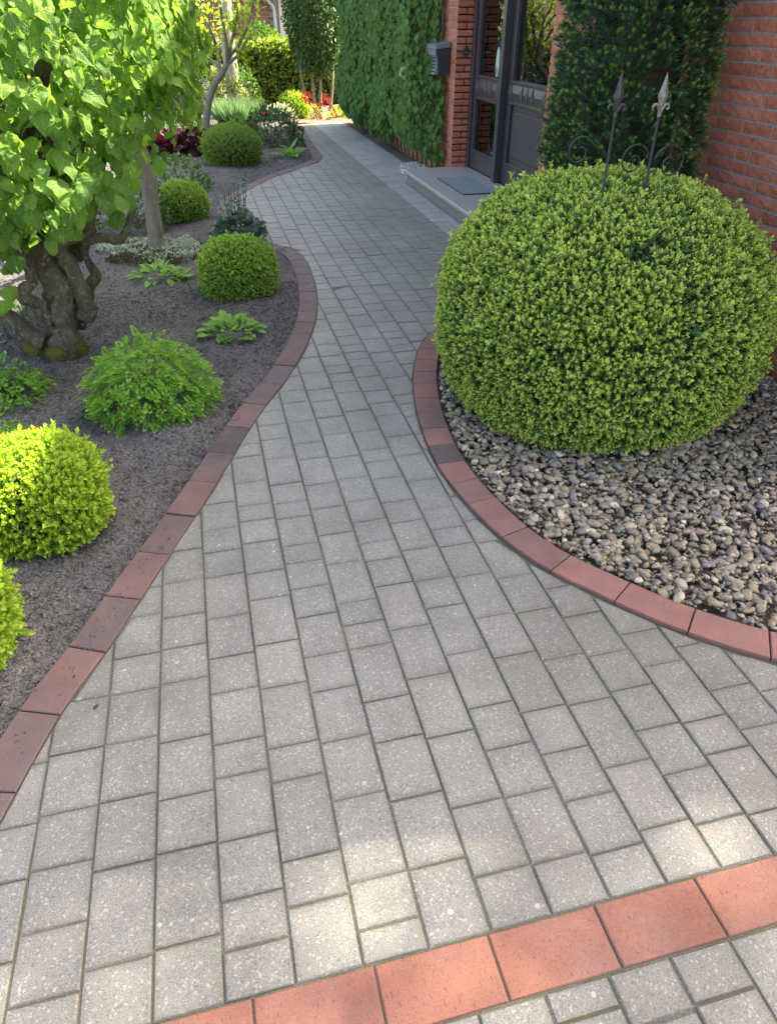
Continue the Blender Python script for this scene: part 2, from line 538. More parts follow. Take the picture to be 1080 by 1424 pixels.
# ------------------------------------------------------------------ mesh builder
class MB:
    """Collects geometry (quads/tris/ngons) and builds ONE mesh."""

    def __init__(self):
        self.v, self.loops, self.starts, self.tot = [], [], [], []
        self.nv = 0
        self.nl = 0
        self.av, self.at, self.uv = [], [], []

    def add(self, V, F, v=0.0, tip=0.0, uv=None):
        V = np.asarray(V, float).reshape(-1, 3)
        n = len(V)
        self.v.append(V)
        self.av.append(np.full(n, v) if np.isscalar(v) else np.asarray(v))
        self.at.append(np.full(n, tip) if np.isscalar(tip) else np.asarray(tip))
        flat = np.concatenate([np.asarray(f) for f in F]) + self.nv
        ln = np.array([len(f) for f in F])
        self.loops.append(flat)
        self.starts.append(self.nl + np.r_[0, np.cumsum(ln)[:-1]])
        self.tot.append(ln)
        if uv is not None:
            self.uv.append(np.asarray(uv)[np.concatenate([np.asarray(f) for f in F])])
        else:
            self.uv.append(np.zeros((len(flat), 2)))
        self.nl += len(flat)
        self.nv += n
        return self

    def scatter(self, T, M, P, v=None):
        """T: template dict(v,f,tip,uv,var). M (N,3,3) P (N,3)."""
        N = len(P)
        if N == 0:
            return self
        tv = T['v']
        k = len(tv)
        V = np.einsum('nij,kj->nki', M, tv) + P[:, None, :]
        self.v.append(V.reshape(-1, 3))
        v = rng.random(N) if v is None else v
        self.av.append(np.clip(v[:, None] + T.get('var', np.zeros(k))[None], 0, .99).ravel())
        self.at.append(np.tile(T.get('tip', np.zeros(k)), N))
        fl = np.concatenate([np.asarray(f) for f in T['f']])
        ln = np.array([len(f) for f in T['f']])
        L = len(fl)
        self.loops.append((fl[None] + (np.arange(N) * k)[:, None] + self.nv).ravel())
        st = np.r_[0, np.cumsum(ln)[:-1]]
        self.starts.append((st[None] + (np.arange(N) * L)[:, None] + self.nl).ravel())
        self.tot.append(np.tile(ln, N))
        uv = T.get('uv')
        self.uv.append(np.tile(uv[fl], (N, 1)) if uv is not None else np.zeros((L * N, 2)))
        self.nl += L * N
        self.nv += N * k
        return self

    def mesh(self, name, material, smooth=False):
        me = bpy.data.meshes.new(name)
        V = np.concatenate(self.v)
        lo = np.concatenate(self.loops)
        st = np.concatenate(self.starts)
        tt = np.concatenate(self.tot)
        me.vertices.add(len(V))
        me.vertices.foreach_set('co', V.astype(np.float32).ravel())
        me.loops.add(len(lo))
        me.loops.foreach_set('vertex_index', lo.astype(np.int32))
        me.polygons.add(len(st))
        me.polygons.foreach_set('loop_start', st.astype(np.int32))
        me.polygons.foreach_set('loop_total', tt.astype(np.int32))
        me.polygons.foreach_set('use_smooth', np.full(len(st), smooth))
        ul = me.uv_layers.new(name='UVMap')
        ul.data.foreach_set('uv', np.concatenate(self.uv).astype(np.float32).ravel())
        for nm, arr in (('v', self.av), ('tip', self.at)):
            a = me.attributes.new(nm, 'FLOAT', 'POINT')
            a.data.foreach_set('value', np.concatenate(arr).astype(np.float32))
        me.update(calc_edges=True)
        me.validate()
        me.materials.append(material)
        return me


def tmpl(mb, smooth=False):
    fs = []
    lo = np.concatenate(mb.loops)
    st = np.concatenate(mb.starts)
    tt = np.concatenate(mb.tot)
    for s, t in zip(st, tt):
        fs.append(lo[s:s + t])
    V = np.concatenate(mb.v)
    uvv = np.zeros((len(V), 2))
    uvv[lo] = np.concatenate(mb.uv)
    return dict(v=V, f=fs, tip=np.concatenate(mb.at), var=np.concatenate(mb.av), uv=uvv)


def frames(d, n, s=1.0):
    y = nrm(d)
    x = nrm(np.cross(y, n))
    z = np.cross(x, y)
    M = np.stack([x, y, z], -1)
    s = np.asarray(s, float)
    return M * (s[:, None, None] if s.ndim == 1 else s)


# ------------------------------------------------------------------ object helpers
ORG = {}


def thing(name, label, cat, loc=(0, 0, 0), group=None):
    o = bpy.data.objects.new(name, None)
    COL.objects.link(o)
    o.location = loc
    o.empty_display_size = .1
    ORG[o] = np.array(loc, float)
    o['label'] = label
    o['category'] = cat
    if group:
        o['group'] = group
    return o


def part(name, me, parent=None, loc=None, kind=None, label=None):
    """Link a mesh; its vertices are in world coordinates unless loc (its world origin) is given."""
    o = bpy.data.objects.new(name, me)
    COL.objects.link(o)
    w = np.zeros(3) if loc is None else np.array(loc, float)
    ORG[o] = w
    if parent is not None:
        o.parent = parent
        o.location = w - ORG[parent]
    else:
        o.location = w
    if kind:
        o['kind'] = kind
    if label:
        o['label'] = label
    return o


def single(name, me, label, cat, loc=None, group=None):
    o = part(name, me, None, loc)
    o['label'] = label
    o['category'] = cat
    if group:
        o['group'] = group
    return o


# ------------------------------------------------------------------ primitive shapes
def box(mb, a, b, bev=0.0, v=0.0):
    x0, y0, z0 = np.minimum(a, b)
    x1, y1, z1 = np.maximum(a, b)
    if bev <= 0:
        V = [(x0, y0, z0), (x1, y0, z0), (x1, y1, z0), (x0, y1, z0), (x0, y0, z1), (x1, y0, z1), (x1, y1, z1), (x0, y1, z1)]
        F = [(0, 3, 2, 1), (4, 5, 6, 7), (0, 1, 5, 4), (1, 2, 6, 5), (2, 3, 7, 6), (3, 0, 4, 7)]
        mb.add(V, F, v)
        return mb
    c = bev
    V, F = [], []
    idx = {}
    for ix in (0, 1):
        for iy in (0, 1):
            for iz in (0, 1):
                X, Y, Z = (x0, x1)[ix], (y0, y1)[iy], (z0, z1)[iz]
                sx, sy, sz = (1, -1)[ix], (1, -1)[iy], (1, -1)[iz]
                idx[ix, iy, iz] = len(V)
                V += [(X, Y + sy * c, Z + sz * c), (X + sx * c, Y, Z + sz * c), (X + sx * c, Y + sy * c, Z)]
    I = lambda ix, iy, iz, a: idx[ix, iy, iz] + a
    for ix in (0, 1):
        q = [I(ix, 0, 0, 0), I(ix, 1, 0, 0), I(ix, 1, 1, 0), I(ix, 0, 1, 0)]
        F.append(q if ix else q[::-1])
    for iy in (0, 1):
        q = [I(0, iy, 0, 1), I(0, iy, 1, 1), I(1, iy, 1, 1), I(1, iy, 0, 1)]
        F.append(q if iy else q[::-1])
    for iz in (0, 1):
        q = [I(0, 0, iz, 2), I(1, 0, iz, 2), I(1, 1, iz, 2), I(0, 1, iz, 2)]
        F.append(q if iz else q[::-1])
    for iy in (0, 1):
        for iz in (0, 1):
            q = [I(0, iy, iz, 1), I(1, iy, iz, 1), I(1, iy, iz, 2), I(0, iy, iz, 2)]
            F.append(q if (iy + iz) % 2 == 0 else q[::-1])
    for ix in (0, 1):
        for iz in (0, 1):
            q = [I(ix, 0, iz, 0), I(ix, 1, iz, 0), I(ix, 1, iz, 2), I(ix, 0, iz, 2)]
            F.append(q if (ix + iz) % 2 == 1 else q[::-1])
    for ix in (0, 1):
        for iy in (0, 1):
            q = [I(ix, iy, 0, 0), I(ix, iy, 1, 0), I(ix, iy, 1, 1), I(ix, iy, 0, 1)]
            F.append(q if (ix + iy) % 2 == 0 else q[::-1])
    for ix in (0, 1):
        for iy in (0, 1):
            for iz in (0, 1):
                q = [I(ix, iy, iz, 0), I(ix, iy, iz, 1), I(ix, iy, iz, 2)]
                F.append(q if (ix + iy + iz) % 2 == 1 else q[::-1])
    mb.add(V, F, v)
    return mb


def slab(mb, poly, zt, zb, bev=.003, tilt=(0, 0), v=0.0, wear=.028):
    """Prism over a convex polygon, top edge chamfered."""
    P = np.asarray(poly, float)[:, :2]
    c = P.mean(0)
    n = len(P)
    dv = c - P
    ln = np.linalg.norm(dv, axis=1, keepdims=True)
    In = P + dv / np.maximum(ln, 1e-6) * np.minimum(bev * 1.4, ln * .4)
    h = lambda Q: (Q - c) @ np.array(tilt)
    In2 = P + dv / np.maximum(ln, 1e-6) * np.minimum(wear, ln * .55)
    V = np.vstack([np.c_[In, zt + h(In)], np.c_[P, zt - bev + h(P)], np.c_[P, np.full(n, zb)], np.c_[In2, zt + h(In2)]])
    F = [list(range(3 * n, 4 * n))]
    for i in range(n):
        j = (i + 1) % n
        F.append([3 * n + i, i, j, 3 * n + j])
        F.append([i, n + i, n + j, j])
        F.append([n + i, 2 * n + i, 2 * n + j, n + j])
    mb.add(V, F, v, np.r_[np.zeros(3 * n), np.ones(n)])
    return mb


def tube(mb, path, rad, k=8, wob=0.0, seed=0, v=0.0, cap=True):
    P = np.asarray(path, float)
    n = len(P)
    R = np.full(n, rad) if np.isscalar(rad) else np.interp(np.linspace(0, 1, n), np.linspace(0, 1, len(rad)), rad)
    T = nrm(np.gradient(P, axis=0))
    up = np.array([0, 0, 1.0]) if abs(T[0, 2]) < .9 else np.array([1.0, 0, 0])
    a = nrm(np.cross(T[0], up))
    V = []
    for i in range(n):
        a = nrm(a - T[i] * (a @ T[i]))
        b = np.cross(T[i], a)
        th = np.linspace(0, 2 * math.pi, k, endpoint=False)
        ring = P[i] + R[i] * (np.cos(th)[:, None] * a + np.sin(th)[:, None] * b)
        V.append(ring)
    V = np.array(V).reshape(-1, 3)
    if wob:
        C = np.repeat(P, k, 0)
        V = C + (V - C) * (1 + wob * (2 * fbm(V, 14, seed) - 1) + .5 * wob * (2 * fbm(V * np.array([1, 1, .4]), 55, seed + 3, 2) - 1))[:, None]
    F = []
    for i in range(n - 1):
        for j in range(k):
            F.append((i * k + j, i * k + (j + 1) % k, (i + 1) * k + (j + 1) % k, (i + 1) * k + j))
    if cap:
        F.append(tuple(range(k))[::-1])
        F.append(tuple((n - 1) * k + j for j in range(k)))
    mb.add(V, F, v)
    return mb


def ico(sub=1):
    t = (1 + 5 ** .5) / 2
    V = nrm(np.array([(-1, t, 0), (1, t, 0), (-1, -t, 0), (1, -t, 0), (0, -1, t), (0, 1, t), (0, -1, -t), (0, 1, -t), (t, 0, -1), (t, 0, 1), (-t, 0, -1), (-t, 0, 1)], float))
    F = [(0, 11, 5), (0, 5, 1), (0, 1, 7), (0, 7, 10), (0, 10, 11), (1, 5, 9), (5, 11, 4), (11, 10, 2), (10, 7, 6), (7, 1, 8),
         (3, 9, 4), (3, 4, 2), (3, 2, 6), (3, 6, 8), (3, 8, 9), (4, 9, 5), (2, 4, 11), (6, 2, 10), (8, 6, 7), (9, 8, 1)]
    for _ in range(sub):
        V = list(map(tuple, V))
        mem, F2 = {}, []

        def mid(a, b):
            key = (min(a, b), max(a, b))
            if key not in mem:
                mem[key] = len(V)
                V.append(tuple(nrm((np.array(V[a]) + np.array(V[b])) / 2)))
            return mem[key]
        for a, b, c in F:
            x, y, z = mid(a, b), mid(b, c), mid(c, a)
            F2 += [(a, x, z), (b, y, x), (c, z, y), (x, y, z)]
        F = F2
        V = np.array(V)
    return np.array(V), F


# ------------------------------------------------------------------ leaf templates (base at 0, axis +Y, face +Z)
def leaf6(L, Wd, fold=.25, tiprow=.62):
    h = fold * Wd
    V = np.array([(0, 0, 0), (Wd * .5, L * .3, h), (Wd * .45, L * tiprow, h), (0, L, 0), (-Wd * .45, L * tiprow, h), (-Wd * .5, L * .3, h)])
    return V, [(0, 1, 2, 3), (0, 3, 4, 5)]


def leaf4(L, Wd, fold=.25, mid=.52):
    h = fold * Wd
    return np.array([(0, 0, 0), (Wd * .56, L * mid, h), (0, L, 0), (-Wd * .56, L * mid, h)]), [(0, 1, 2), (0, 2, 3)]


def leaf_grid(L, Wd, rows=6, serr=0.0, cup=.15, curl=.3, wave=.05, seed=0, shape='round', point=.12):
    """A broad leaf: rows along the midrib, five columns, serrated edge, cupped, drooping tip."""
    r = np.random.default_rng(seed)
    V, UV = [], []
    t = np.linspace(0, 1, rows + 1)
    if shape == 'round':
        w = np.sin(math.pi * np.clip(t, 0, 1) ** .72) ** .62
    elif shape == 'heart':
        w = np.sin(math.pi * np.clip(t * .96 + .04, 0, 1) ** .62) ** .75
    else:
        w = np.sin(math.pi * t ** .9) ** .85
    w[0], w[-1] = .12, .02
    ph = r.random() * 6
    for i in range(rows + 1):
        for j, s in enumerate((-1, -.5, 0, .5, 1)):
            ww = w[i] * Wd * .5
            if abs(s) == 1 and serr:
                ww *= 1 + serr * (r.random() - .5) * 2
            x = s * ww
            y = L * t[i] + (serr * L * .25 * (r.random() - .5) if abs(s) == 1 else 0)
            z = cup * abs(s) ** 1.5 * w[i] * Wd - curl * L * t[i] ** 2 + wave * L * math.sin(ph + 7 * t[i] + 3 * s) * abs(s)
            V.append((x, y, z))
            UV.append((.5 + .5 * s, t[i]))
    V[-3] = (0, L * (1 + point), -curl * L * 1.05)
    F = []
    for i in range(rows):
        for j in range(4):
            F.append((i * 5 + j, i * 5 + j + 1, (i + 1) * 5 + j + 1, (i + 1) * 5 + j))
    return np.array(V), F, np.array(UV)


def leaf_t(*a, **k):
    V, F, UV = leaf_grid(*a, **k)
    return dict(v=V, f=F, uv=UV, tip=np.zeros(len(V)), var=np.zeros(len(V)))


def sprig(nodes, L, leafL, leafW, elev, seed, tip0=.35, grow=1.0, per=2, tipgain=1.0):
    r = np.random.default_rng(seed)
    mb = MB()
    for i in range(nodes):
        t = (i + .4) / nodes
        for q in range(per):
            th = i * math.pi / per + q * 2 * math.pi / per + r.normal(0, .25)
            e = elev * (1 - .45 * t) + r.normal(0, .15)
            d = np.array([math.cos(th) * math.sin(e), math.cos(e), math.sin(th) * math.sin(e)])
            M = frames(d[None], np.array([[0, 1.0, .01]]) - d[None] * d[1], 1)[0]
            sc = (1 - .45 * t * (1 - grow)) * r.uniform(.8, 1.15)
            lv, lf = leaf4(leafL * sc, leafW * sc, .25)
            V = lv @ M.T + np.array([0, L * t, 0])
            mb.add(V, lf, r.uniform(-.15, .15), float(np.clip((t - tip0) / max(1 - tip0, .01), 0, 1) ** .7 * tipgain))
    return tmpl(mb)


def fib(n, r=None):
    i = np.arange(n) + .5
    z = 1 - 2 * i / n
    th = math.pi * (1 + 5 ** .5) * i
    s = np.sqrt(1 - z * z)
    return np.stack([s * np.cos(th), s * np.sin(th), z], 1)


def jit(n, s):
    return rng.normal(0, s, (n, 3))


def blob_shrub(mb, c, R, n, temps, zmin, lump=.06, lscale=4.0, up=.25, jt=.35, s=(.8, 1.2), inner=.0, gaps=.0, gscale=7.0, seed=1, expo=1.0):
    """Scatter sprigs over a lumpy ellipsoid; returns nothing. c centre, R radii."""
    c, R = np.array(c, float), np.array(R, float)
    d = fib(n)
    d = nrm(d + jit(n, .6 / math.sqrt(n)))
    if expo != 1.0:
        dd = np.sign(d) * np.abs(d) ** expo
        d = dd / np.maximum(np.abs(dd).max(1, keepdims=True), 1e-6) * .0 + dd
    N = nrm(d / R)
    k = 1 + lump * (2 * fbm(d * R, lscale / max(R.mean(), .15), seed) - 1) + rng.normal(0, .012, n)
    P = c + d * R * k[:, None]
    if inner:
        P -= N * (rng.random(n) ** 2 * inner)[:, None]
    keep = P[:, 2] > zmin
    if gaps:
        keep &= fbm(P, gscale, seed + 9, 2) > gaps
    P, N = P[keep], N[keep]
    m = len(P)
    D = nrm(N + np.array([0, 0, up]) + jit(m, jt))
    M = frames(D, jit(m, 1), rng.uniform(s[0], s[1], m))
    pick = rng.integers(0, len(temps), m)
    for q in range(len(temps)):
        w = pick == q
        vv = np.clip(.55 * (fbm(P[w], 5.5, seed + 3, 2) * 1.6 - .3) + .45 * rng.random(w.sum()), 0, .98)
        mb.scatter(temps[q], M[w], P[w], vv)


def core(c, R, zmin, k=.9, sub=3, seed=0, lump=.05):
    V, F = ico(sub)
    V = V * (1 + lump * (2 * fbm(V * 2, 2, seed) - 1))[:, None]
    P = np.array(c) + V * np.array(R) * k
    P[:, 2] = np.maximum(P[:, 2], zmin)
    mb = MB()
    mb.add(P, F)
    return mb.mesh('branches', MT['twig'], True)


SPR_BOX = [sprig(4, .032, .0155, .0095, 1.2, 10 + i, .25) for i in range(4)]
SPR_BOX_OLD = [sprig(3, .045, .022, .014, 1.2, 20 + i, 1.0, tipgain=0) for i in range(3)]
SPR_SMALL = [sprig(3, .03, .018, .010, .8, 30 + i, .2) for i in range(4)]
SPR_FAR = [sprig(2, .05, .04, .02, 1.0, 40 + i, .2) for i in range(4)]
SPR_HEDGE = [sprig(2, .06, .06, .032, 1.1, 50 + i, .3) for i in range(4)]

# =================================================================== GROUND
LEFT_OUT = catmull([(-.80, .75), (-.715, 1.05), (-.64, 1.3), (-.57, 1.49), (-.48, 1.67), (-.40, 1.86), (-.315, 2.06), (-.225, 2.27), (-.135, 2.48), (-.045, 2.71), (.05, 2.95), (.15, 3.18), (.30, 3.49),
                    (.44, 3.83), (.55, 4.18), (.63, 4.52), (.69, 4.95), (.715, 5.35), (.715, 5.68), (.665, 5.98), (.54, 6.15), (.38, 6.28), (.25, 6.55), (.215, 6.95), (.235, 7.45), (.31, 8.0),
                    (.54, 8.56), (.85, 9.13), (1.2, 9.62), (1.46, 9.95), (1.63, 10.35), (1.68, 10.9), (1.73, 12.0), (1.85, 13.85)], 8)
RIGHT_OUT = catmull([(1.9, .92), (1.68, 1.015), (1.46, 1.15), (1.29, 1.30), (1.2, 1.40), (1.11, 1.52), (1.01, 1.66), (.94, 1.80), (.885, 1.97), (.845, 2.19), (.825, 2.44), (.84, 2.70), (.88, 2.98), (.955, 3.30),
                     (1.05, 3.58), (1.16, 3.81), (1.28, 3.97), (1.5, 4.16), (1.8, 4.32), (2.29, 4.42)], 8)
LEFT_OUT, RIGHT_OUT = resample(LEFT_OUT, .02), resample(RIGHT_OUT, .02)
EW = .122


def normals2(C):
    t = nrm(np.gradient(C, axis=0))
    return t, np.stack([-t[:, 1], t[:, 0]], 1)      # left-hand normal


TL, NL = normals2(LEFT_OUT)
TR, NR = normals2(RIGHT_OUT)
LEFT_IN = LEFT_OUT + NL * EW                      # bed lies left of travel
RIGHT_IN = RIGHT_OUT - NR * EW                    # bed lies right of travel
BED_L = np.vstack([LEFT_OUT + NL * EW * .6, [(1.8, 16.4), (-6, 16.4), (-6, .3), (-.9, .3)]])
BED_R = np.vstack([RIGHT_OUT - NR * EW * .6, [(2.9, 4.4), (2.9, .3), (1.95, .3)]])

mb = MB()
mb.add([(-1500, -1500, -.09), (1500, -1500, -.09), (1500, 1500, -.09), (-1500, 1500, -.09)], [(0, 1, 2, 3)])
part('ground', mb.mesh('ground', MT['earth']), kind='structure')

# paved path: sand bed + single stones
mb = MB()
nx, ny = 100, 350
gx, gy = np.meshgrid(np.linspace(-1.2, 2.86, nx + 1), np.linspace(-.3, 14.05, ny + 1))
gz = np.full(gx.size, -.005)
idx = lambda i, j: j * (nx + 1) + i
BL2 = np.vstack([LEFT_IN - NL * .02, [(1.8, 16.4), (-6, 16.4), (-6, .3), (-.95, .3)]])
BR2 = np.vstack([RIGHT_IN + NR * .02, [(2.9, 4.4), (2.9, .3), (1.95, .3)]])
cc = np.array([(gx[j, i] + .015, gy[j, i] + .015) for j in range(ny) for i in range(nx)])
okc = ~(inside(BL2, cc) | inside(BR2, cc))
mb.add(np.c_[gx.ravel(), gy.ravel(), gz], [q for q, k_ in zip([(idx(i, j), idx(i + 1, j), idx(i + 1, j + 1), idx(i, j + 1)) for j in range(ny) for i in range(nx)], okc) if k_])
path = part('paved_path', mb.mesh('paved_path', MT['sand']), kind='structure')


def clip(poly, p, n, off):
    out = []
    m = len(poly)
    for i in range(m):
        a, b = poly[i], poly[(i + 1) % m]
        da, db = (a - p) @ n - off, (b - p) @ n - off
        if da >= 0:
            out.append(a)
        if da * db < 0:
            out.append(a + (b - a) * da / (da - db))
    return out


def area(poly):
    P = np.array(poly)
    x, y = P[:, 0], P[:, 1]
    return .5 * abs(np.dot(x, np.roll(y, -1)) - np.dot(y, np.roll(x, -1)))


def clip_curve(poly, C, Nv, side):
    c = np.mean(poly, 0)
    for q in [c] + list(poly):
        i = np.argmin(((C - q) ** 2).sum(1))
        if len(poly) < 3:
            return []
        if ((C[i] - c) ** 2).sum() < .2 ** 2 * 4:
            poly = clip(poly, C[i], Nv[i] * side, .004)
            if len(poly) < 3:
                return []
    return poly


stones = []
X0, PITCHX = -.322, .1404
J = .0045
for k in range(-7, 23):
    xa, xb = X0 + PITCHX * k + J / 2, X0 + PITCHX * (k + 1) - J / 2
    runs = [(.618, 13.95, 0)]
    runs.append((-.3, .484, .06))
    for y0, y1, off in runs:
        y = y0
        first = True
        while y < y1 - .03:
            l = random.choice((.105, .14, .14, .175, .175, .21, .21))
            if first:
                l *= random.uniform(.5, 1)
                first = False
            e = min(y + l, y1)
            if y1 - e < .05:
                e = y1
            poly = [np.array(q) for q in ((xa + off, y + J / 2), (xb + off, y + J / 2), (xb + off, e - J / 2), (xa + off, e - J / 2))]
            y = e
            c = np.mean(poly, 0)
            # limits of the right side
            if c[0] > .7 and c[1] < 4.6:
                poly = clip_curve(poly, RIGHT_OUT, NR, 1)
            if len(poly) >= 3:
                lim = 2.296 if c[1] < 8.47 else 2.62
                if c[1] > 4.3:
                    poly = clip(poly, np.array([lim, 0]), np.array([-1.0, 0]), .002)
            if len(poly) >= 3:
                poly = clip_curve(poly, LEFT_OUT, NL, -1)
            if len(poly) < 3 or area(poly) < .0009:
                continue
            c = np.mean(poly, 0)
            # keep only what lies on the path side
            if inside(BED_L, c[None])[0] or inside(BED_R, c[None])[0]:
                continue
            if c[0] > 1.5 and c[1] < .9 and c[0] > 1.9:
                continue
            stones.append((c, poly, k))
vis = []
for c, poly, k in stones:
    d = np.array([c[0], c[1], -CAM_H])
    z = d @ _f
    px, py = CX + FPX * (d @ _r) / max(z, .01), CY - FPX * (d @ _u) / max(z, .01)
    on = z > .2 and -40 < px < 1120 and -40 < py < 1470
    hid = (c[0] - 1.84) ** 2 + (c[1] - 3.0) ** 2 < .3
    vis.append(area(poly) / max(z, .1) ** 3 if on and not hid else 0)
order = np.argsort(-np.array(vis))
rest = {0: MB(), 1: MB()}
for rank, i in enumerate(order):
    c, poly, k = stones[i]
    # pavers: small random height and tilt
    zt = random.gauss(0, .0011)
    tl = (random.gauss(0, .004), random.gauss(0, .004))
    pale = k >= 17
    if rank < 300:
        m1 = MB()
        slab(m1, poly, zt, -.03, .0035, tl)
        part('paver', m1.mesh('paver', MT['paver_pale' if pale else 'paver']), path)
    else:
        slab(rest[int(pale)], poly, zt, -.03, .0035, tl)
mm = MB()
# far stones: one part per tone joined into a single mesh with two materials
me_rest = rest[0].mesh('paver', MT['paver'])
part('paver', me_rest, path, kind='stuff')
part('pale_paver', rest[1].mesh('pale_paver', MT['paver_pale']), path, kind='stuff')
# red clay band across the foreground
y0, y1 = .4875, .6145
xs = -1.12 + .2485 * np.arange(14) - .0
xs = xs - (xs[np.argmin(np.abs(xs - .12))] - .12)
for a, b in zip(xs[:-1], xs[1:]):
    if b < -.95 or a > 1.95:
        continue
    m1 = MB()
    slab(m1, [(a + .002, y0), (b - .002, y0), (b - .002, y1), (a + .002, y1)], .0015 + random.gauss(0, .0008), -.03, .003, (random.gauss(0, .002), random.gauss(0, .003)))
    part('clay_paver', m1.mesh('clay_paver', MT['band']), path)
# pale mortar line between the two paving strips
mb = MB()
box(mb, (X0 + PITCHX * 17 - .004, 4.45, -.02), (X0 + PITCHX * 17 + .004, 13.9, -.001))
part('mortar_line', mb.mesh('mortar_line', MT['mortar']), path)
# strip of clay setts along the ivy wall
for q in range(23):
    m1 = MB()
    ya = 8.95 + q * .215
    slab(m1, [(2.63, ya), (2.735, ya), (2.735, ya + .208), (2.63, ya + .208)], .002 + random.gauss(0, .001), -.03, .003)
    part('clay_sett', m1.mesh('clay_sett', MT['edge_left']), path)


def edging(name, label, C, Nv, side, lengths, matfun, z):
    t = thing(name, label, 'edging', (C[len(C) // 3][0], C[len(C) // 3][1], 0))
    i, q = 0, 0
    while i < len(C) - 4:
        n = max(3, int(round(lengths(q, C[i]) / .02)))
        j = min(i + n, len(C) - 1)
        if len(C) - 1 - j < 4:
            j = len(C) - 1
        ids = np.unique(np.linspace(i, j, 4).astype(int))
        O = C[ids]
        I = C[ids] + Nv[ids] * side * EW
        gap = .0022
        for A in (O, I):
            A[0] = A[0] + nrm(A[1] - A[0]) * gap
            A[-1] = A[-1] - nrm(A[-1] - A[-2]) * gap
        n4 = len(ids)
        zt = z + random.gauss(0, .0012)
        b = .003
        Oi, Ii = O + (I - O) * b / EW, I + (O - I) * b / EW
        for A in (Oi, Ii):
            A[0] = A[0] + nrm(A[1] - A[0]) * b
            A[-1] = A[-1] - nrm(A[-1] - A[-2]) * b
        ring = np.vstack([O, I[::-1]])
        ri = np.vstack([Oi, Ii[::-1]])
        m = len(ring)
        V = np.vstack([np.c_[ri, np.full(m, zt)], np.c_[ring, np.full(m, zt - b)], np.c_[ring, np.full(m, -.06)]])
        F = []
        for u in range(n4 - 1):
            F.append([u, u + 1, m - 2 - u, m - 1 - u])
        for u in range(m):
            w = (u + 1) % m
            F.append([u, m + u, m + w, w])
            F.append([m + u, 2 * m + u, 2 * m + w, m + w])
        if side < 0:
            F = [f[::-1] for f in F]
        m1 = MB()
        m1.add(V, [f[::-1] for f in F])
        part('edging_brick', m1.mesh('edging_brick', matfun(q, C[i])), t)
        i = j
        q += 1
    return t


edging('soil_bed_edging', 'long winding dusty red brick edging between the grey path and the dark soil bed', LEFT_OUT, NL, 1,
       lambda q, c: .245 if (c[1] < 3.9 or c[1] > 6.2) else .2, lambda q, c: MT['edge_dark'] if q in (9, ) else MT['edge_left'], .003)
edging('gravel_bed_edging', 'curved salmon red brick edging around the pebble bed under the big round box bush', RIGHT_OUT, NR, -1,
       lambda q, c: .25 if c[1] < 2.0 else .165, lambda q, c: MT['edge_dark'] if q in (9, ) else MT['edge_right'], .012)


# planting bed soil
EDGE_PTS = resample(LEFT_IN, .06)


def edge_drop(x, y):
    out = np.zeros(len(x))
    near = np.where((x > -1.4) & (y < 14))[0]
    for i0 in range(0, len(near), 20000):
        ids = near[i0:i0 + 20000]
        d = np.sqrt(((np.c_[x[ids], y[ids]][:, None, :] - EDGE_PTS[None]) ** 2).sum(2)).min(1)
        out[ids] = -.030 * np.clip(1 - d / .14, 0, 1)
    return out


def soil_grid(poly, x0, x1, y0, y1, step, z0, amp, seed, fine=True):
    xs_, ys_ = np.arange(x0, x1 + step, step), np.arange(y0, y1 + step, step)
    X, Y = np.meshgrid(xs_, ys_)
    P = np.c_[X.ravel(), Y.ravel(), np.zeros(X.size)]
    h = amp * (fbm(P, 3.0, seed, 3) - .5) * 1.6 + amp * .55 * (fbm(P, 28, seed + 5, 3) - .5)
    P[:, 2] = z0 + h + (edge_drop(P[:, 0], P[:, 1]) if poly is BED_L else 0)
    nx, ny = len(xs_), len(ys_)
    cx = (X[:-1, :-1] + step / 2).ravel()
    cy = (Y[:-1, :-1] + step / 2).ravel()
    ok = inside(poly, np.c_[cx, cy])
    j, i = np.divmod(np.arange((nx - 1) * (ny - 1)), nx - 1)
    a = j * nx + i
    Q = np.stack([a, a + 1, a + nx + 1, a + nx], 1)[ok]
    return P, Q


def lin_mesh(mb, P, Q):
    used = np.unique(Q)
    mp = np.zeros(len(P), int)
    mp[used] = np.arange(len(used))
    k = Q.shape[1]
    mb.v.append(P[used])
    mb.av.append(np.full(len(used), .4))
    mb.at.append(np.zeros(len(used)))
    mb.loops.append((mp[Q] + mb.nv).ravel())
    mb.starts.append(mb.nl + np.arange(len(Q)) * k)
    mb.tot.append(np.full(len(Q), k))
    mb.uv.append(np.zeros((Q.size, 2)))
    mb.nv += len(used)
    mb.nl += Q.size


mb = MB()
P, Q = soil_grid(BED_L, -1.7, 1.85, .5, 7.0, .014, .0, .045, 3)
lin_mesh(mb, P, Q)
P, Q = soil_grid(BED_L, -1.7, 1.9, 7.0, 16.4, .05, .0, .045, 3)
lin_mesh(mb, P, Q)
P, Q = soil_grid(BED_L, -6.0, -1.7, .5, 16.4, .1, .0, .045, 3)
lin_mesh(mb, P, Q)
bed = part('planting_bed', mb.mesh('planting_bed', MT['soil'], True), kind='structure')

# loose crumbs of soil on the bed
V, F = ico(1)
V0, F0 = ico(0)


def lumps(n, VV, FF, amp, sq, seed):
    out = []
    for q in range(n):
        A = VV * np.array(sq) * (1 + amp * (2 * vnoise(VV + q * 7.3, 1.6, seed + q) - 1))[:, None]
        out.append(dict(v=A, f=FF, tip=np.zeros(len(A)), var=np.zeros(len(A))))
    return out


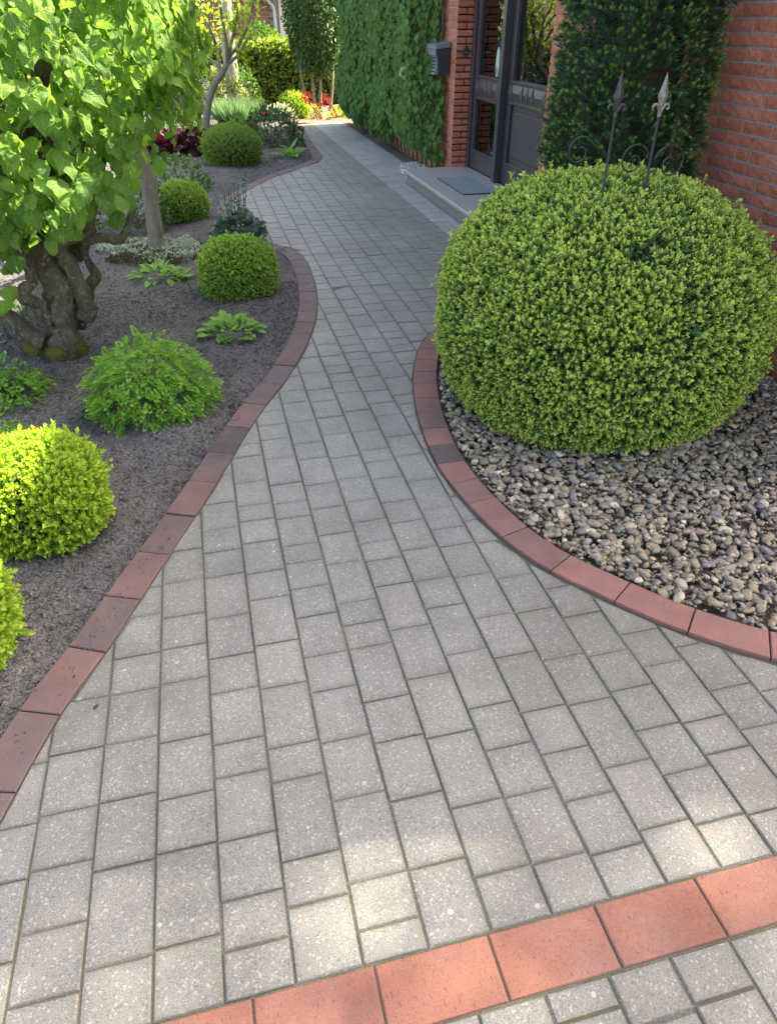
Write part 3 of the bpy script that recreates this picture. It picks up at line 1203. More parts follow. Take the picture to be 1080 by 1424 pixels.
VO = np.array([(1, 0, 0), (-1, 0, 0), (0, 1, 0), (0, -1, 0), (0, 0, 1), (0, 0, -1)], float)
FO = [(0, 2, 4), (2, 1, 4), (1, 3, 4), (3, 0, 4), (2, 0, 5), (1, 2, 5), (3, 1, 5), (0, 3, 5)]
CRUMB = lumps(6, VO, FO, .8, (1, .8, .62), 50)
PEB0 = lumps(7, V0, F0, .45, (1.0, .75, .45), 66)
PEB = lumps(9, V, F, .42, (1.0, .72, .42), 80)


def scatter_region(mb, temps, poly, n, xr, yr, zf, size, seed=0, flat=.5, dens=None):
    x = rng.uniform(*xr, n)
    y = rng.uniform(*yr, n)
    ok = inside(poly, np.c_[x, y])
    if dens is not None:
        ok &= rng.random(n) < dens(x, y)
    x, y = x[ok], y[ok]
    m = len(x)
    P = np.c_[x, y, zf(x, y)]
    s = size(m)
    N = nrm(np.array([0, 0, 1.0]) + jit(m, flat))
    D = jit(m, 1)
    D = nrm(D - N * (D * N).sum(1, keepdims=True))
    y_ = D
    x_ = np.cross(y_, N)
    M = np.stack([y_, x_, N], -1) * s[:, None, None]
    pick = rng.integers(0, len(temps), m)
    for q in range(len(temps)):
        w = pick == q
        mb.scatter(temps[q], M[w], P[w])
    return mb


def soil_z(x, y):
    P = np.c_[x, y, np.zeros(len(x))]
    return edge_drop(np.asarray(x), np.asarray(y)) + .045 * (fbm(P, 3.0, 3, 3) - .5) * 1.6 + .025 * (fbm(P, 28, 8, 3) - .5)


inner = np.vstack([LEFT_OUT + NL * (EW + .012), [(1.7, 16.4), (-6, 16.4), (-6, .3), (-.95, .3)]])
mb = MB()
scatter_region(mb, CRUMB, inner, 46000, (-1.7, .75), (.8, 5.2), soil_z, lambda m: .003 + .015 * rng.random(m) ** 2.6, flat=.8)
scatter_region(mb, CRUMB, inner, 12000, (-1.8, 1.7), (5.2, 11), soil_z, lambda m: .005 + .012 * rng.random(m) ** 2.5, flat=.8)
spill = np.vstack([LEFT_OUT + NL * .03, (LEFT_OUT + NL * (EW + .02))[::-1]])
scatter_region(mb, CRUMB, spill, 16000, (-1.0, .75), (.8, 6.0), lambda x, y: np.full(len(x), .005), lambda m: .0015 + .004 * rng.random(m) ** 3, flat=.8, dens=lambda x, y: .15 + .85 * (fbm(np.c_[x, y, x * 0], 5, 31, 2) > .52))
o = part('soil_crumbs', mb.mesh('soil_crumbs', MT['soil']), kind='stuff')
o['label'] = 'loose dark crumbs of soil strewn over the planting bed'

# pale bits of litter on the soil
mb = MB()
scatter_region(mb, CRUMB, inner, 420, (-1.5, .7), (1.0, 6.0), lambda x, y: soil_z(x, y) + .006, lambda m: .003 + .004 * rng.random(m), flat=1.0)
o = part('soil_litter', mb.mesh('soil_litter', MT['wood']), kind='stuff')
o['label'] = 'pale bits of wood and leaf litter lying on the dark soil'

# far sunny soil beyond the path end
mb = MB()
P, Q = soil_grid(np.array([(1.75, 13.97), (8, 13.97), (8, 16.9), (1.75, 16.9)]), 1.6, 8, 13.9, 17, .06, -.002, .05, 9)
lin_mesh(mb, P, Q)
part('far_bed', mb.mesh('far_bed', MT['sunny_soil'], True), kind='structure')

# gravel bed
mb = MB()
P, Q = soil_grid(BED_R, .8, 2.95, .3, 4.5, .04, -.024, .02, 5)
lin_mesh(mb, P, Q)
part('gravel_bed', mb.mesh('gravel_bed', MT['earth'], True), kind='structure')
innerR = np.vstack([RIGHT_OUT - NR * (EW + .018), [(2.81, 4.3), (2.81, .3), (1.98, .3)]])
mb = MB()
zz = lambda x, y: -.012 + rng.random(len(x)) * .03
scatter_region(mb, PEB0, innerR, 15000, (.9, 2.81), (.8, 4.3), lambda x, y: -.009 + rng.random(len(x)) * .018, lambda m: .007 + .008 * rng.random(m), flat=.6)
scatter_region(mb, PEB0, innerR, 7500, (.9, 2.81), (.8, 4.3), zz, lambda m: .0115 + .008 * rng.random(m) ** 1.6, flat=.42)
scatter_region(mb, PEB, innerR, 5600, (.9, 2.81), (.8, 4.3), lambda x, y: .0 + rng.random(len(x)) * .022, lambda m: .014 + .0145 * rng.random(m) ** 1.7, flat=.36)
o = part('pebbles', mb.mesh('pebbles', MT['pebble'], True), kind='stuff')
o['label'] = 'mixed tan, grey and purple river pebbles filling the bed under the big bush'
# pebble patch by the ivy
mb = MB()
pp = np.array([(2.36, 8.47), (2.8, 8.47), (2.8, 9.7), (2.56, 9.65), (2.40, 9.1)])
scatter_region(mb, PEB0, pp, 1500, (2.2, 2.8), (8.45, 9.7), lambda x, y: .004 + rng.random(len(x)) * .012, lambda m: .008 + .012 * rng.random(m) ** 1.5, flat=.4)
o = part('white_pebbles', mb.mesh('white_pebbles', plain('white_pebble', (.5, .5, .48), .6, 0, .55, 45), True), kind='stuff')

# =================================================================== HOUSE
WX, DX = 2.83, 3.03                                # wall face, door plane
HY0, HY1, EAVE = 1.75, 13.9, 3.87  # south end and eave unseen, set to place the shadow edges
LOW_Y, WZ = 11.9, 3.3                              # unseen north end, eave lowered to let sun into the garden
OY0, OY1 = 6.10, 8.45                              # door opening
house = thing('brick_house', 'red brick house with the dark front door along the right of the path', 'house', (WX, 5, 0))
mb = MB()
MW = WX + .0055
for a, b in (((MW, HY0 + .012, -.1), (MW + .3, OY0 - .012, EAVE)), ((MW, OY1 + .012, -.1), (MW + .3, LOW_Y, EAVE)), ((MW, LOW_Y, -.1), (MW + .3, HY1, WZ)), ((MW, OY0 - .012, 2.12), (MW + .3, OY1 + .012, EAVE)),
             ((MW + .3, HY0 + .012, -.1), (9.5, HY0 + .25, EAVE)), ((MW + .3, LOW_Y - .25, WZ), (9.5, LOW_Y, EAVE)), ((MW + .3, HY1 - .25, -.1), (9.5, HY1, WZ)), ((9.5, HY0 + .012, -.1), (9.7, HY1, WZ)), ((9.5, HY0 + .012, WZ), (9.7, LOW_Y, EAVE))):
    box(mb, a, b)
part('wall', mb.mesh('wall', MT['mortar']), house)
# unseen low roof shaped for its shadow edge, plus added block shading the hazel
mb = MB()
sl_ = .36
rx = 6.3
for ez, ya, yb in ((EAVE, HY0 - .02, LOW_Y + .05), (WZ, LOW_Y + .06, HY1 + .12)):
    prof = [(2.36, ez), (rx, ez + (rx - 2.36) * sl_), (10.2, ez)]
    V = []
    for y in (ya, yb):
        for x, z in prof:
            V += [(x, y, z), (x, y, z + .16)]
    F = [(0, 2, 3, 1), (2, 4, 5, 3), (6, 7, 9, 8), (8, 9, 11, 10), (1, 3, 9, 7), (3, 5, 11, 9), (0, 6, 8, 2), (2, 8, 10, 4), (0, 1, 7, 6), (4, 10, 11, 5)]
    mb.add(V, F)
part('roof', mb.mesh('roof', MT['roof']), house)
GY0, GY1, GZ = 3.7, 10.3, 4.55
mb = MB()
box(mb, (2.45, GY0, EAVE + .2), (5.6, GY1, GZ))  # unseen raised mass, added to keep sun off the hazel crown
part('shade_block', mb.mesh('shade_block', MT['roof']), house)
# soffit under the added block
mb = MB()
box(mb, (2.45, GY0 + .01, EAVE + .12), (3.4, GY1 - .01, EAVE + .198))
part('soffit', mb.mesh('soffit', MT['white']), house)


# bricks
def brick_mesh(L, H, D, seed, rough=True):
    """front faces -X; origin at lower near-Y front corner."""
    r = np.random.default_rng(seed)
    ny, nz = (6, 3) if L > .15 else (4, 3)
    ys, zs = np.linspace(0, L, ny + 1), np.linspace(0, H, nz + 1)
    V = []
    for z in zs:
        for y in ys:
            edge = y in (0, L) or z in (0, H)
            V.append((0 if edge else -r.uniform(.0005, .0042), y + (0 if edge else r.normal(0, .003)), z + (0 if edge else r.normal(0, .002))))
    F = []
    w = ny + 1
    for j in range(nz):
        for i in range(ny):
            F.append((j * w + i, (j + 1) * w + i, (j + 1) * w + i + 1, j * w + i + 1))
    b = len(V)
    V += [(0, 0, 0), (0, L, 0), (0, L, H), (0, 0, H), (D, 0, 0), (D, L, 0), (D, L, H), (D, 0, H)]
    F += [(b, b + 1, b + 5, b + 4), (b + 3, b + 7, b + 6, b + 2), (b, b + 4, b + 7, b + 3), (b + 1, b + 2, b + 6, b + 5)]
    m1 = MB()
    m1.add(V, F)
    return tmpl(m1)


COURSE, BH, JT = .0632, .0512, .012
STR = [brick_mesh(.210, BH, .03, i) for i in range(8)]
HED = [brick_mesh(.0985, BH, .03, 40 + i) for i in range(5)]
ME = {}


def tmesh(name, T, material):
    m1 = MB()
    m1.scatter(T, np.eye(3)[None], np.zeros((1, 3)), np.array([.0]))
    return m1.mesh(name, material)


STRm = [tmesh('brick', t, MT['brick']) for t in STR]
HEDm = [tmesh('brick', t, MT['brick']) for t in HED]
restb = MB()
cand = []


def in_view(p):
    d = np.array(p) - np.array([0, 0, CAM_H])
    z = d @ _f
    if z < .2:
        return None
    return CX + FPX * (d @ _r) / z, CY - FPX * (d @ _u) / z, z


r_ = random.Random(5)
for ci in range(-1, 36):
    z = ci * COURSE + .006
    for seg0, seg1 in ((HY0, OY0), (OY1, HY1)):
        y = seg0
        # phase of the bond per course
        pat = [0, 0, 1] if ci % 2 else [1, 0, 0]
        q = (ci * 5) % 3
        first = True
        while y < seg1 - .02:
            head = pat[q % 3] if not first else (ci % 2)
            if r_.random() < .2 and not first:
                head = 1 - head
            first = False
            q += 1
            L = .0985 if head else .210
            if y + L > seg1 - .05:
                L = seg1 - y
            std = abs(L - .0985) < 1e-6 or abs(L - .21) < 1e-6
            cand.append(((WX, y, z), L, std, head))
            y += L + JT
# the jamb on the far side of the recess (faces -Y): built as bricks turned by 90 degrees
jamb = []
for ci in range(2, 36):
    z = ci * COURSE + .006
    x = WX + .001
    Ls = [.098, .0905] if ci % 2 else [.2]
    for L in Ls:
        jamb.append(((x, OY1 - .001, z), L))
        x += L + JT
scored = []
for i, (p, L, std, head) in enumerate(cand):
    iv = in_view((p[0], p[1] + L / 2, p[2] + BH / 2))
    s = 0
    if iv and -20 < iv[0] < 1100 and -20 < iv[1] < 1440 and std:
        yy = p[1]
        s = L / iv[2] ** 2 if (yy < 4.35 or 5.7 < yy < 6.1 or 8.4 < yy < 9.1) else .0001
    scored.append(s)
od = np.argsort(-np.array(scored))
single_ids = set(od[:240].tolist())
for i, (p, L, std, head) in enumerate(cand):
    if i in single_ids and scored[i] > 0 and std:
        me = r_.choice(HEDm if head else STRm)
        off = r_.uniform(-.0015, .0015)
        part('brick', me, house, (p[0] + off, p[1], p[2]))
    else:
        T = STR[i % 8] if L > .15 else HED[i % 5]
        S_ = np.diag([1, L / (.21 if L > .15 else .0985), 1.0])
        restb.scatter(T, S_[None], np.array([p]))
Rz = np.array([[0, 1.0, 0], [-1.0, 0, 0], [0, 0, 1.0]])       # maps -X front to +Y ... turned for the jamb
Rj = np.array([[0, 1.0, 0], [1.0, 0, 0], [0, 0, 1.0]])         # front (-X) -> -Y, length (Y) -> X
for i, (p, L) in enumerate(jamb):
    T = HED[i % 5] if L < .15 else STR[i % 8]
    base = .0985 if L < .15 else .21
    t2 = dict(T)
    m1 = MB()
    A = T['v'] * np.array([1, L / base, 1])
    m1.add(A @ Rj.T, [tuple(f)[::-1] for f in T['f']], 0.0)
    part('brick', m1.mesh('brick', MT['brick']), house, p)
part('brick', restb.mesh('brick', MT['brick']), house, kind='stuff')
mb = MB()
box(mb, (MW, OY1 + .012, -.1), (DX + .1, OY1 + .02, 2.2))
part('jamb_mortar', mb.mesh('jamb_mortar', MT['mortar']), house)

# hall interior behind the glass
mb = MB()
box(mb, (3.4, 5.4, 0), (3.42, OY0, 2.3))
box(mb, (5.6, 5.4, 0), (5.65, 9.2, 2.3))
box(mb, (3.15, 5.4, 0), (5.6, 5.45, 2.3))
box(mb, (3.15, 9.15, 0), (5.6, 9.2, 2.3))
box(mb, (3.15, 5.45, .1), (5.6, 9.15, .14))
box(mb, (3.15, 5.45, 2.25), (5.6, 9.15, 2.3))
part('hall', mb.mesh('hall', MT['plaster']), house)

# ---- entrance door: leaf and sidelight, each a part with sub-parts
ZB = .155
MY0, MY1 = 7.42, 7.60                              # cover post between leaf and sidelight


def rail_frame(name, y0, y1, z0, z1, wy0, wy1, rails, parent):
    """stiles and rails in the door plane: rails = list of (za, zb)"""
    m1 = MB()
    box(m1, (DX, y0, z0), (DX + .055, y0 + wy0, z1), .003)
    box(m1, (DX, y1 - wy1, z0), (DX + .055, y1, z1), .003)
    for za, zb in rails:
        box(m1, (DX + .001, y0 + wy0 - .001, za), (DX + .054, y1 - wy1 + .001, zb), .003)
    return part(name, m1.mesh(name, MT['frame']), parent)


def bead(m1, y0, y1, z0, z1, d=.012, w=.022, x=DX):
    """sloping glazing bead round an opening, proud of the plane"""
    box(m1, (x - d, y0 - w, z0 - w), (x + .02, y1 + w, z0), .004)
    box(m1, (x - d, y0 - w, z1), (x + .02, y1 + w, z1 + w), .004)
    box(m1, (x - d + .001, y0 - w, z0 + .0005), (x + .02, y0, z1 - .0005), .004)
    box(m1, (x - d + .001, y1, z0 + .0005), (x + .02, y1 + w, z1 - .0005), .004)


def boss(y0, y1, z0, z1, parent, d=.019):
    """raised block with four sloping faces and a ridge"""
    x = DX
    h = (z1 - z0) * .42
    w = min(h, (y1 - y0) * .35)
    zc = (z0 + z1) / 2
    V = [(x, y0, z0), (x, y1, z0), (x, y1, z1), (x, y0, z1), (x - d, y0 + w, zc), (x - d, y1 - w, zc)]
    V2 = [(x - .006, a[1], a[2]) for a in V[:4]]
    A = V[:4] + V2 + V[4:]
    F = [(4, 5, 9, 8), (6, 7, 8, 9), (5, 6, 9), (7, 4, 8), (0, 1, 5, 4), (1, 2, 6, 5), (2, 3, 7, 6), (3, 0, 4, 7)]
    m1 = MB()
    m1.add(A, [f[::-1] for f in F])
    return part('boss', m1.mesh('boss', MT['frame']), parent)


door = rail_frame('door', OY0 + .05, MY0 + .02, ZB, 2.1, .12, .14, [(ZB, .36), (.875, 1.07), (1.98, 2.1)], house)
# lower solid panel, raised field
mb = MB()
box(mb, (DX + .02, OY0 + .17, .36), (DX + .045, MY0 - .12, .875))
box(mb, (DX + .004, OY0 + .22, .42), (DX + .021, MY0 - .175, .815), .006)
part('panel', mb.mesh('panel', MT['frame']), door)
mb = MB()
bead(mb, OY0 + .172, MY0 - .122, .362, .873, .010, .02)
bead(mb, OY0 + .172, MY0 - .122, 1.072, 1.978, .012, .022)
part('bead', mb.mesh('bead', MT['frame']), door)
mb = MB()
box(mb, (DX + .024, OY0 + .168, 1.068), (DX + .030, MY0 - .118, 1.982))
part('pane', mb.mesh('pane', MT['glass']), door)
yy = [MY0 - .085, MY0 - .215, MY0 - .49, MY0 - .62, MY0 - .75, MY0 - 1.02]
ws = [.12, .26, .12, .12, .26, .12]
y = MY0 - .02
for w in (.10, .27, .12, .12, .27, .12):
    if y - w < OY0 + .06:
        break
    boss(y - w + .008, y - .006, .91, 1.035, door)
    y -= w
# cover post
mb = MB()
box(mb, (DX - .075, MY0, ZB), (DX - .0005, MY1 - .10, 2.12), .004)
box(mb, (DX - .02, MY1 - .10, ZB), (DX - .0008, MY1 - .04, 2.12), .004)
part('cover_post', mb.mesh('cover_post', MT['frame']), house)
side = rail_frame('sidelight', MY0 + .021, OY1 - .075, ZB, 2.1, .15, .085, [(ZB, .345), (.84, 1.06), (1.98, 2.1)], house)
SY0, SY1 = MY0 + .172, OY1 - .162
mb = MB()
bead(mb, SY0, SY1, .347, .838, .012, .02)
bead(mb, SY0, SY1, 1.062, 1.978, .012, .02)
part('bead', mb.mesh('bead', MT['frame']), side)
for za, zb in ((.343, .842), (1.058, 1.982)):
    mb = MB()
    box(mb, (DX + .024, SY0 - .004, za), (DX + .030, SY1 + .004, zb))
    part('pane', mb.mesh('pane', MT['glass']), side)
y = SY1 + .06
for w in (.12, .25, .12, .2):
    if y - w < MY1 - .02:
        w = y - MY1 - .0
    if w > .05:
        boss(y - w + .008, y - .006, .885, 1.015, side)
    y -= w
mb = MB()
box(mb, (DX - .03, OY1 - .075, ZB), (DX + .06, OY1 - .003, 2.12), .004)
box(mb, (DX - .01, OY0 + .003, ZB), (DX + .06, OY0 + .05, 2.12), .004)
box(mb, (DX - .01, OY0 + .003, 2.1005), (DX + .06, OY1 - .003, 2.12))
part('door_frame', mb.mesh('door_frame', MT['frame']), house)
# wavy net curtain behind the upper sidelight
mb = MB()
ys = np.linspace(SY0, SY1, 40)
P = []
for z in (1.30, 1.98):
    for yv in ys:
        P.append((DX + .06 + .012 * math.sin(yv * 70), yv, z - (.012 * math.cos(yv * 35) if z < 1.5 else 0)))
mb.add(P, [(i, i + 1, 41 + i, 40 + i) for i in range(39)])
single('curtain', mb.mesh('curtain', MT['curtain'], True), 'pale net curtain hanging behind the narrow window beside the front door', 'curtain')
# leaf shaped ornament hanging on the glass beside the cover post
t = thing('hanging_ornament', 'pale green leaf shaped ornament hanging against the glass beside the front door', 'ornament', (DX - .02, MY1 + .08, 1.12))
mb = MB()
oy = MY1 + .07
for q, (y0_, y1_) in enumerate(((0, 1),)):
    ring = []
    for a in np.linspace(0, 2 * math.pi, 24, endpoint=False):
        zz_ = math.cos(a)
        wv = .045 * math.sin(a) * (1 - .25 * zz_)
        ring.append((oy + wv, 1.20 + .125 * zz_))
    n_ = len(ring)
    V = [(DX - .030, a, b) for a, b in ring] + [(DX - .018, a, b) for a, b in ring] + [(DX - .036, oy, 1.20), (DX - .018, oy, 1.2)]
    F = [(i, (i + 1) % n_, n_ + (i + 1) % n_, n_ + i) for i in range(n_)]
    F += [((i + 1) % n_, i, 2 * n_) for i in range(n_)] + [(n_ + i, n_ + (i + 1) % n_, 2 * n_ + 1) for i in range(n_)]
    mb.add(V, F)
part('leaf_body', mb.mesh('leaf_body', MT['ornament'], False), t)
mb = MB()
tube(mb, [(DX - .025, oy, 1.32), (DX - .025, oy + .004, 1.36), (DX - .016, oy, 1.40)], .004, 6)
part('hook', mb.mesh('hook', MT['iron_black']), t)
mb = MB()
for i in range(3):
    for j in range(2):
        box(mb, (DX - .0385, oy - .016 + j * .018, 1.10 + i * .022 + (j % 2) * .011), (DX - .029, oy - .004 + j * .018, 1.109 + i * .022 + (j % 2) * .011))
part('chequer_marks', mb.mesh('chequer_marks', MT['iron_black']), t)

# doorbell plate on the jamb
t = thing('doorbell_plate', 'small dark diamond shaped doorbell plate on the brick jamb beside the front door', 'doorbell', (2.935, OY1 - .003, 1.26))
mb = MB()
bx_, bz_, by_ = 2.935, 1.26, OY1 - .008
V = [(bx_ - .05, by_, bz_), (bx_, by_, bz_ - .072), (bx_ + .05, by_, bz_), (bx_, by_, bz_ + .072)]
Vf = [(bx_ + (a - bx_) * .8, by_ - .014, bz_ + (c - bz_) * .8) for a, b, c in V]
mb.add(V + Vf, [(0, 1, 5, 4), (1, 2, 6, 5), (2, 3, 7, 6), (3, 0, 4, 7), (4, 5, 6, 7)])
part('plate', mb.mesh('plate', MT['anthracite']), t)
mb = MB()
box(mb, (bx_ - .022, by_ - .02, bz_ - .014), (bx_ + .022, by_ - .0145, bz_ - .004), .001)
part('brass_strip', mb.mesh('brass_strip', MT['brass']), t)
mb = MB()
tube(mb, [(bx_, by_ - .0142, bz_ + .018), (bx_, by_ - .022, bz_ + .018)], .008, 10)
part('button', mb.mesh('button', MT['iron_black']), t)

# mailbox
mx0, my0, my1, mz0, mz1 = 2.665, 8.62, 9.0, 1.035, 1.33
t = thing('mailbox', 'slate grey wall mailbox with sloping lid beside the climbing plant', 'mailbox', (WX, (my0 + my1) / 2, mz0))
mb = MB()
V = []
for yv in (my0, my1):
    V += [(mx0 + .035, yv, mz0), (WX - .012, yv, mz0), (WX - .012, yv, mz1 - .03), (mx0 + .01, yv, mz1 - .055)]
mb.add(V, [(0, 1, 2, 3), (4, 7, 6, 5), (0, 4, 5, 1), (1, 5, 6, 2), (2, 6, 7, 3), (3, 7, 4, 0)])
part('box_body', mb.mesh('box_body', MT['anthracite']), t)
mb = MB()
V = []
for yv in (my0 - .012, my1 + .012):
    V += [(mx0 - .012, yv, mz1 - .055), (WX - .012, yv, mz1 - .035), (WX - .012, yv, mz1 + .015), (mx0 - .012, yv, mz1 - .015)]
mb.add(V, [(0, 1, 2, 3), (4, 7, 6, 5), (0, 4, 5, 1), (1, 5, 6, 2), (2, 6, 7, 3), (3, 7, 4, 0)])
lid = part('lid', mb.mesh('lid', MT['box_grey']), t)
mb = MB()
box(mb, (mx0 - .004, my0 + .03, mz1 - .115), (mx0 + .012, my1 - .03, mz1 - .058), .003)
part('slot_flap', mb.mesh('slot_flap', MT['box_grey']), t)
# curved newspaper front
mb = MB()
P = []
zs = np.linspace(mz0 + .005, mz1 - .12, 9)
for zv in zs:
    tt_ = (zv - zs[0]) / (zs[-1] - zs[0])
    xo = mx0 + .012 - .026 * (1 - tt_) ** 1.5 + .012 * math.sin(tt_ * math.pi)
    for yv in (my0 + .03, my1 - .03):
        P.append((xo, yv, zv))
    for yv in (my1 - .03, my0 + .03):
        P.append((mx0 + .034, yv, zv))
F = []
for i in range(8):
    for j in range(4):
        F.append((i * 4 + j, i * 4 + (j + 1) % 4, (i + 1) * 4 + (j + 1) % 4, (i + 1) * 4 + j))
F += [(3, 2, 1, 0), (32, 33, 34, 35)]
mb.add(P, F)
front = part('front_plate', mb.mesh('front_plate', MT['box_grey']), t)
mb = MB()
rr = random.Random(3)
for zrow, hh in ((1.19, .014), (1.155, .02), (1.125, .012), (1.095, .02), (1.062, .014)):
    yv = my0 + .055
    tt_ = (zrow - zs[0]) / (zs[-1] - zs[0])
    xo = mx0 + .012 - .026 * (1 - tt_) ** 1.5 + .012 * math.sin(tt_ * math.pi)
    while yv < my1 - .075:
        w = rr.uniform(.015, .05)
        box(mb, (xo - .0045, yv, zrow), (xo + .004, min(yv + w, my1 - .05), zrow + hh * rr.uniform(.5, 1)), .001)
        yv += w + .008
part('embossed_relief', mb.mesh('embossed_relief', MT['anthracite']), front)
mb = MB()
tube(mb, [(mx0 - .003, (my0 + my1) / 2, mz1 - .08), (mx0 - .010, (my0 + my1) / 2, mz1 - .08)], .007, 10)
part('lock', mb.mesh('lock', MT['steel']), t)
mb = MB()
tube(mb, [(WX + .004, 8.86, .505), (WX - .02, 8.86, .505)], .008, 8)
tube(mb, [(WX - .012, 8.86, .535), (WX - .012, 8.86, .475)], .008, 8)
single('wall_hook', mb.mesh('wall_hook', MT['yellow']), 'tiny yellow fitting on the brick wall below the mailbox', 'hook')

# doorstep and mat
t = thing('doorstep', 'low grey granite doorstep in front of the house door', 'step', (2.6, 6.5, 0))
mb = MB()
box(mb, (2.262, 4.98, .112), (DX - .005, 8.44, .15), .006)
part('step_slab', mb.mesh('step_slab', MT['granite']), t)
mb = MB()
box(mb, (2.30, 5.0, -.06), (2.8, 8.43, .1115))
part('riser', mb.mesh('riser', MT['granite_riser']), t)
t = thing('doormat', 'blue grey ribbed doormat lying on the granite doorstep', 'doormat', (2.64, 7.4, .15))
mb = MB()
box(mb, (2.46, 6.93, .1505), (2.82, 7.81, .156), .002)
part('mat_base', mb.mesh('mat_base', MT['iron_black']), t)
mb = MB()
for i in range(26):
    x = 2.474 + i * .01315
    box(mb, (x, 6.945, .1555), (x + .0075, 7.795, .1615), .0015)
part('ribs', mb.mesh('ribs', MT['mat']), t)

# =================================================================== BIG BOX BUSH
BC, BR = (1.765, 2.98, .395), (.715, .74, .615)
t = thing('box_bush', 'big round light green box bush on the pebbles by the house wall', 'bush', (BC[0], BC[1], 0))
mb = MB()
blob_shrub(mb, BC, np.array(BR) * .96, 9500, SPR_BOX_OLD, .05, .045, 5, .1, .5, (.7, 1.1), .03, 0, 9, 2, .86)
blob_shrub(mb, BC, BR, 33000, SPR_BOX, .03, .045, 5, .3, .42, (.6, 1.08), .032, .30, 13, 2, .86)
blob_shrub(mb, BC, np.array(BR) * 1.02, 420, SPR_BOX, .3, .05, 5, .6, .5, (1.1, 1.8), .0, 0, 11, 2, .86)
part('foliage', mb.mesh('foliage', MT['box']), t, kind='stuff')
part('branches', core(BC, BR, .0, .90, 3, 3, .03), t)
mb = MB()
for q in range(6):
    a = q * 1.05
    tube(mb, [(BC[0] + .07 * math.cos(a), BC[1] + .07 * math.sin(a), -.03), (BC[0] + .15 * math.cos(a), BC[1] + .15 * math.sin(a), .2), (BC[0] + .3 * math.cos(a), BC[1] + .3 * math.sin(a), .5)], [.025, .015], 7)
part('stems', mb.mesh('stems', MT['bark_dark']), t)


# iron stakes with spear finials rising out of the bush
def finial(mb, x, y, z, s=1.0):
    """four-sided spear head over curled side leaves and a collar"""
    prof = [(.000, .006), (.012, .012), (.022, .013), (.035, .008), (.05, .012), (.075, .020), (.088, .026), (.094, .027), (.10, .025), (.13, .017), (.165, .008), (.19, .001)]
    k = 8
    V = []
    for h, r in prof:
        for j in range(k):
            a = j * 2 * math.pi / k
            rr_ = r * (1.0 if j % 2 == 0 else .62)
            V.append((x + rr_ * math.cos(a) * s, y + rr_ * math.sin(a) * s * .7, z + h * s))
    F = []
    for i in range(len(prof) - 1):
        for j in range(k):
            F.append((i * k + j, i * k + (j + 1) % k, (i + 1) * k + (j + 1) % k, (i + 1) * k + j))
    mb.add(V, F)
    for sg in (-1, 1):
        pth = [(x + sg * .004 * s, y, z + .030 * s), (x + sg * .018 * s, y, z + .055 * s), (x + sg * .034 * s, y, z + .060 * s), (x + sg * .043 * s, y, z + .047 * s), (x + sg * .036 * s, y, z + .036 * s)]
        tube(mb, catmull(pth, 4), [.007 * s, .006 * s, .004 * s], 6)


def spiral(cx, cz, y, r0, a0, turns, shrink, flip=1):
    th = np.linspace(0, turns * 2 * math.pi, int(26 * turns))
    r = r0 * (1 - shrink * th / th[-1])
    return np.stack([cx + flip * r * np.cos(a0 + th), np.full(len(th), y), cz + r * np.sin(a0 + th)], 1)


SYk = 2.78
for (px, py, lab, scr, matk) in (
        (865, 100, 'dark iron garden stake with spear tip rising from the bush, left of its pewter twin', [(-.135, 1.155, .062, 0.2, 1.25, .75, 1)], 'iron_dark'),
        (928, 100, 'pewter grey spear tipped iron garden stake rising from the bush, nearer the brick wall', [(-.085, 1.115, .068, .1, 1.35, .8, 1), (.085, 1.10, .078, .1, 1.35, .8, -1)], 'iron_pale')):
    top = at_y(px, py, SYk)
    t = thing('garden_stake', lab, 'garden stake', (top[0], SYk, .0), 'iron stakes in the box bush')
    mb = MB()
    tube(mb, [(top[0], SYk, .02), (top[0], SYk, top[2] - .15)], .0055, 8)
    part('rod', mb.mesh('rod', MT['iron_black'], True), t)
    mb = MB()
    finial(mb, top[0], SYk, top[2] - .156, .82)
    part('finial', mb.mesh('finial', MT[matk]), t)
    for dx, cz, r0, a0, tn, sh, fl in scr:
        mb = MB()
        tube(mb, spiral(top[0] + dx, cz, SYk - .012, r0, a0, tn, sh, fl), .0036, 6)
        part('scroll', mb.mesh('scroll', MT['iron_black'], True), t)

# =================================================================== YEW COLUMN
def yew_shoot(seed, n=34, L=.072, nl=.027):
    r = np.random.default_rng(seed)
    m1 = MB()
    for i in range(n):
        tt_ = i / n
        th = i * 2.399 + r.normal(0, .2)
        e = 1.15 - .6 * tt_ + r.normal(0, .12)
        d = np.array([math.cos(th) * math.sin(e), math.cos(e), math.sin(th) * math.sin(e)])
        l = nl * (1 - .3 * tt_) * r.uniform(.85, 1.15)
        w = .0038
        b = np.array([0, L * tt_, 0])
        sx = nrm(np.cross(d, np.array([0, 1, 0.001]))) * w / 2
        V = [b, b + d * l * .45 + sx, b + d * l, b + d * l * .45 - sx]
        m1.add(V, [(0, 1, 2, 3)], r.uniform(-.1, .1), 0)
    for i in range(9):
        th = i * 2.399
        e = .25 + .25 * r.random()
        d = np.array([math.cos(th) * math.sin(e), math.cos(e), math.sin(th) * math.sin(e)])
        b = np.array([0, L * .93, 0])
        l = nl * 1.05
        sx = nrm(np.cross(d, np.array([0, 1, 0.001]))) * .0026
        m1.add([b, b + d * l * .5 + sx, b + d * l, b + d * l * .5 - sx], [(0, 1, 2, 3)], 0, 1.0)
    return tmpl(m1)


YSH = [yew_shoot(60 + i) for i in range(4)]
YSH_OLD = [dict(T, tip=T['tip'] * .0) for T in (yew_shoot(70 + i, 16, .1, .04) for i in range(3))]
YSH_FAR = [yew_shoot(80 + i, 13, .07, .034) for i in range(3)]


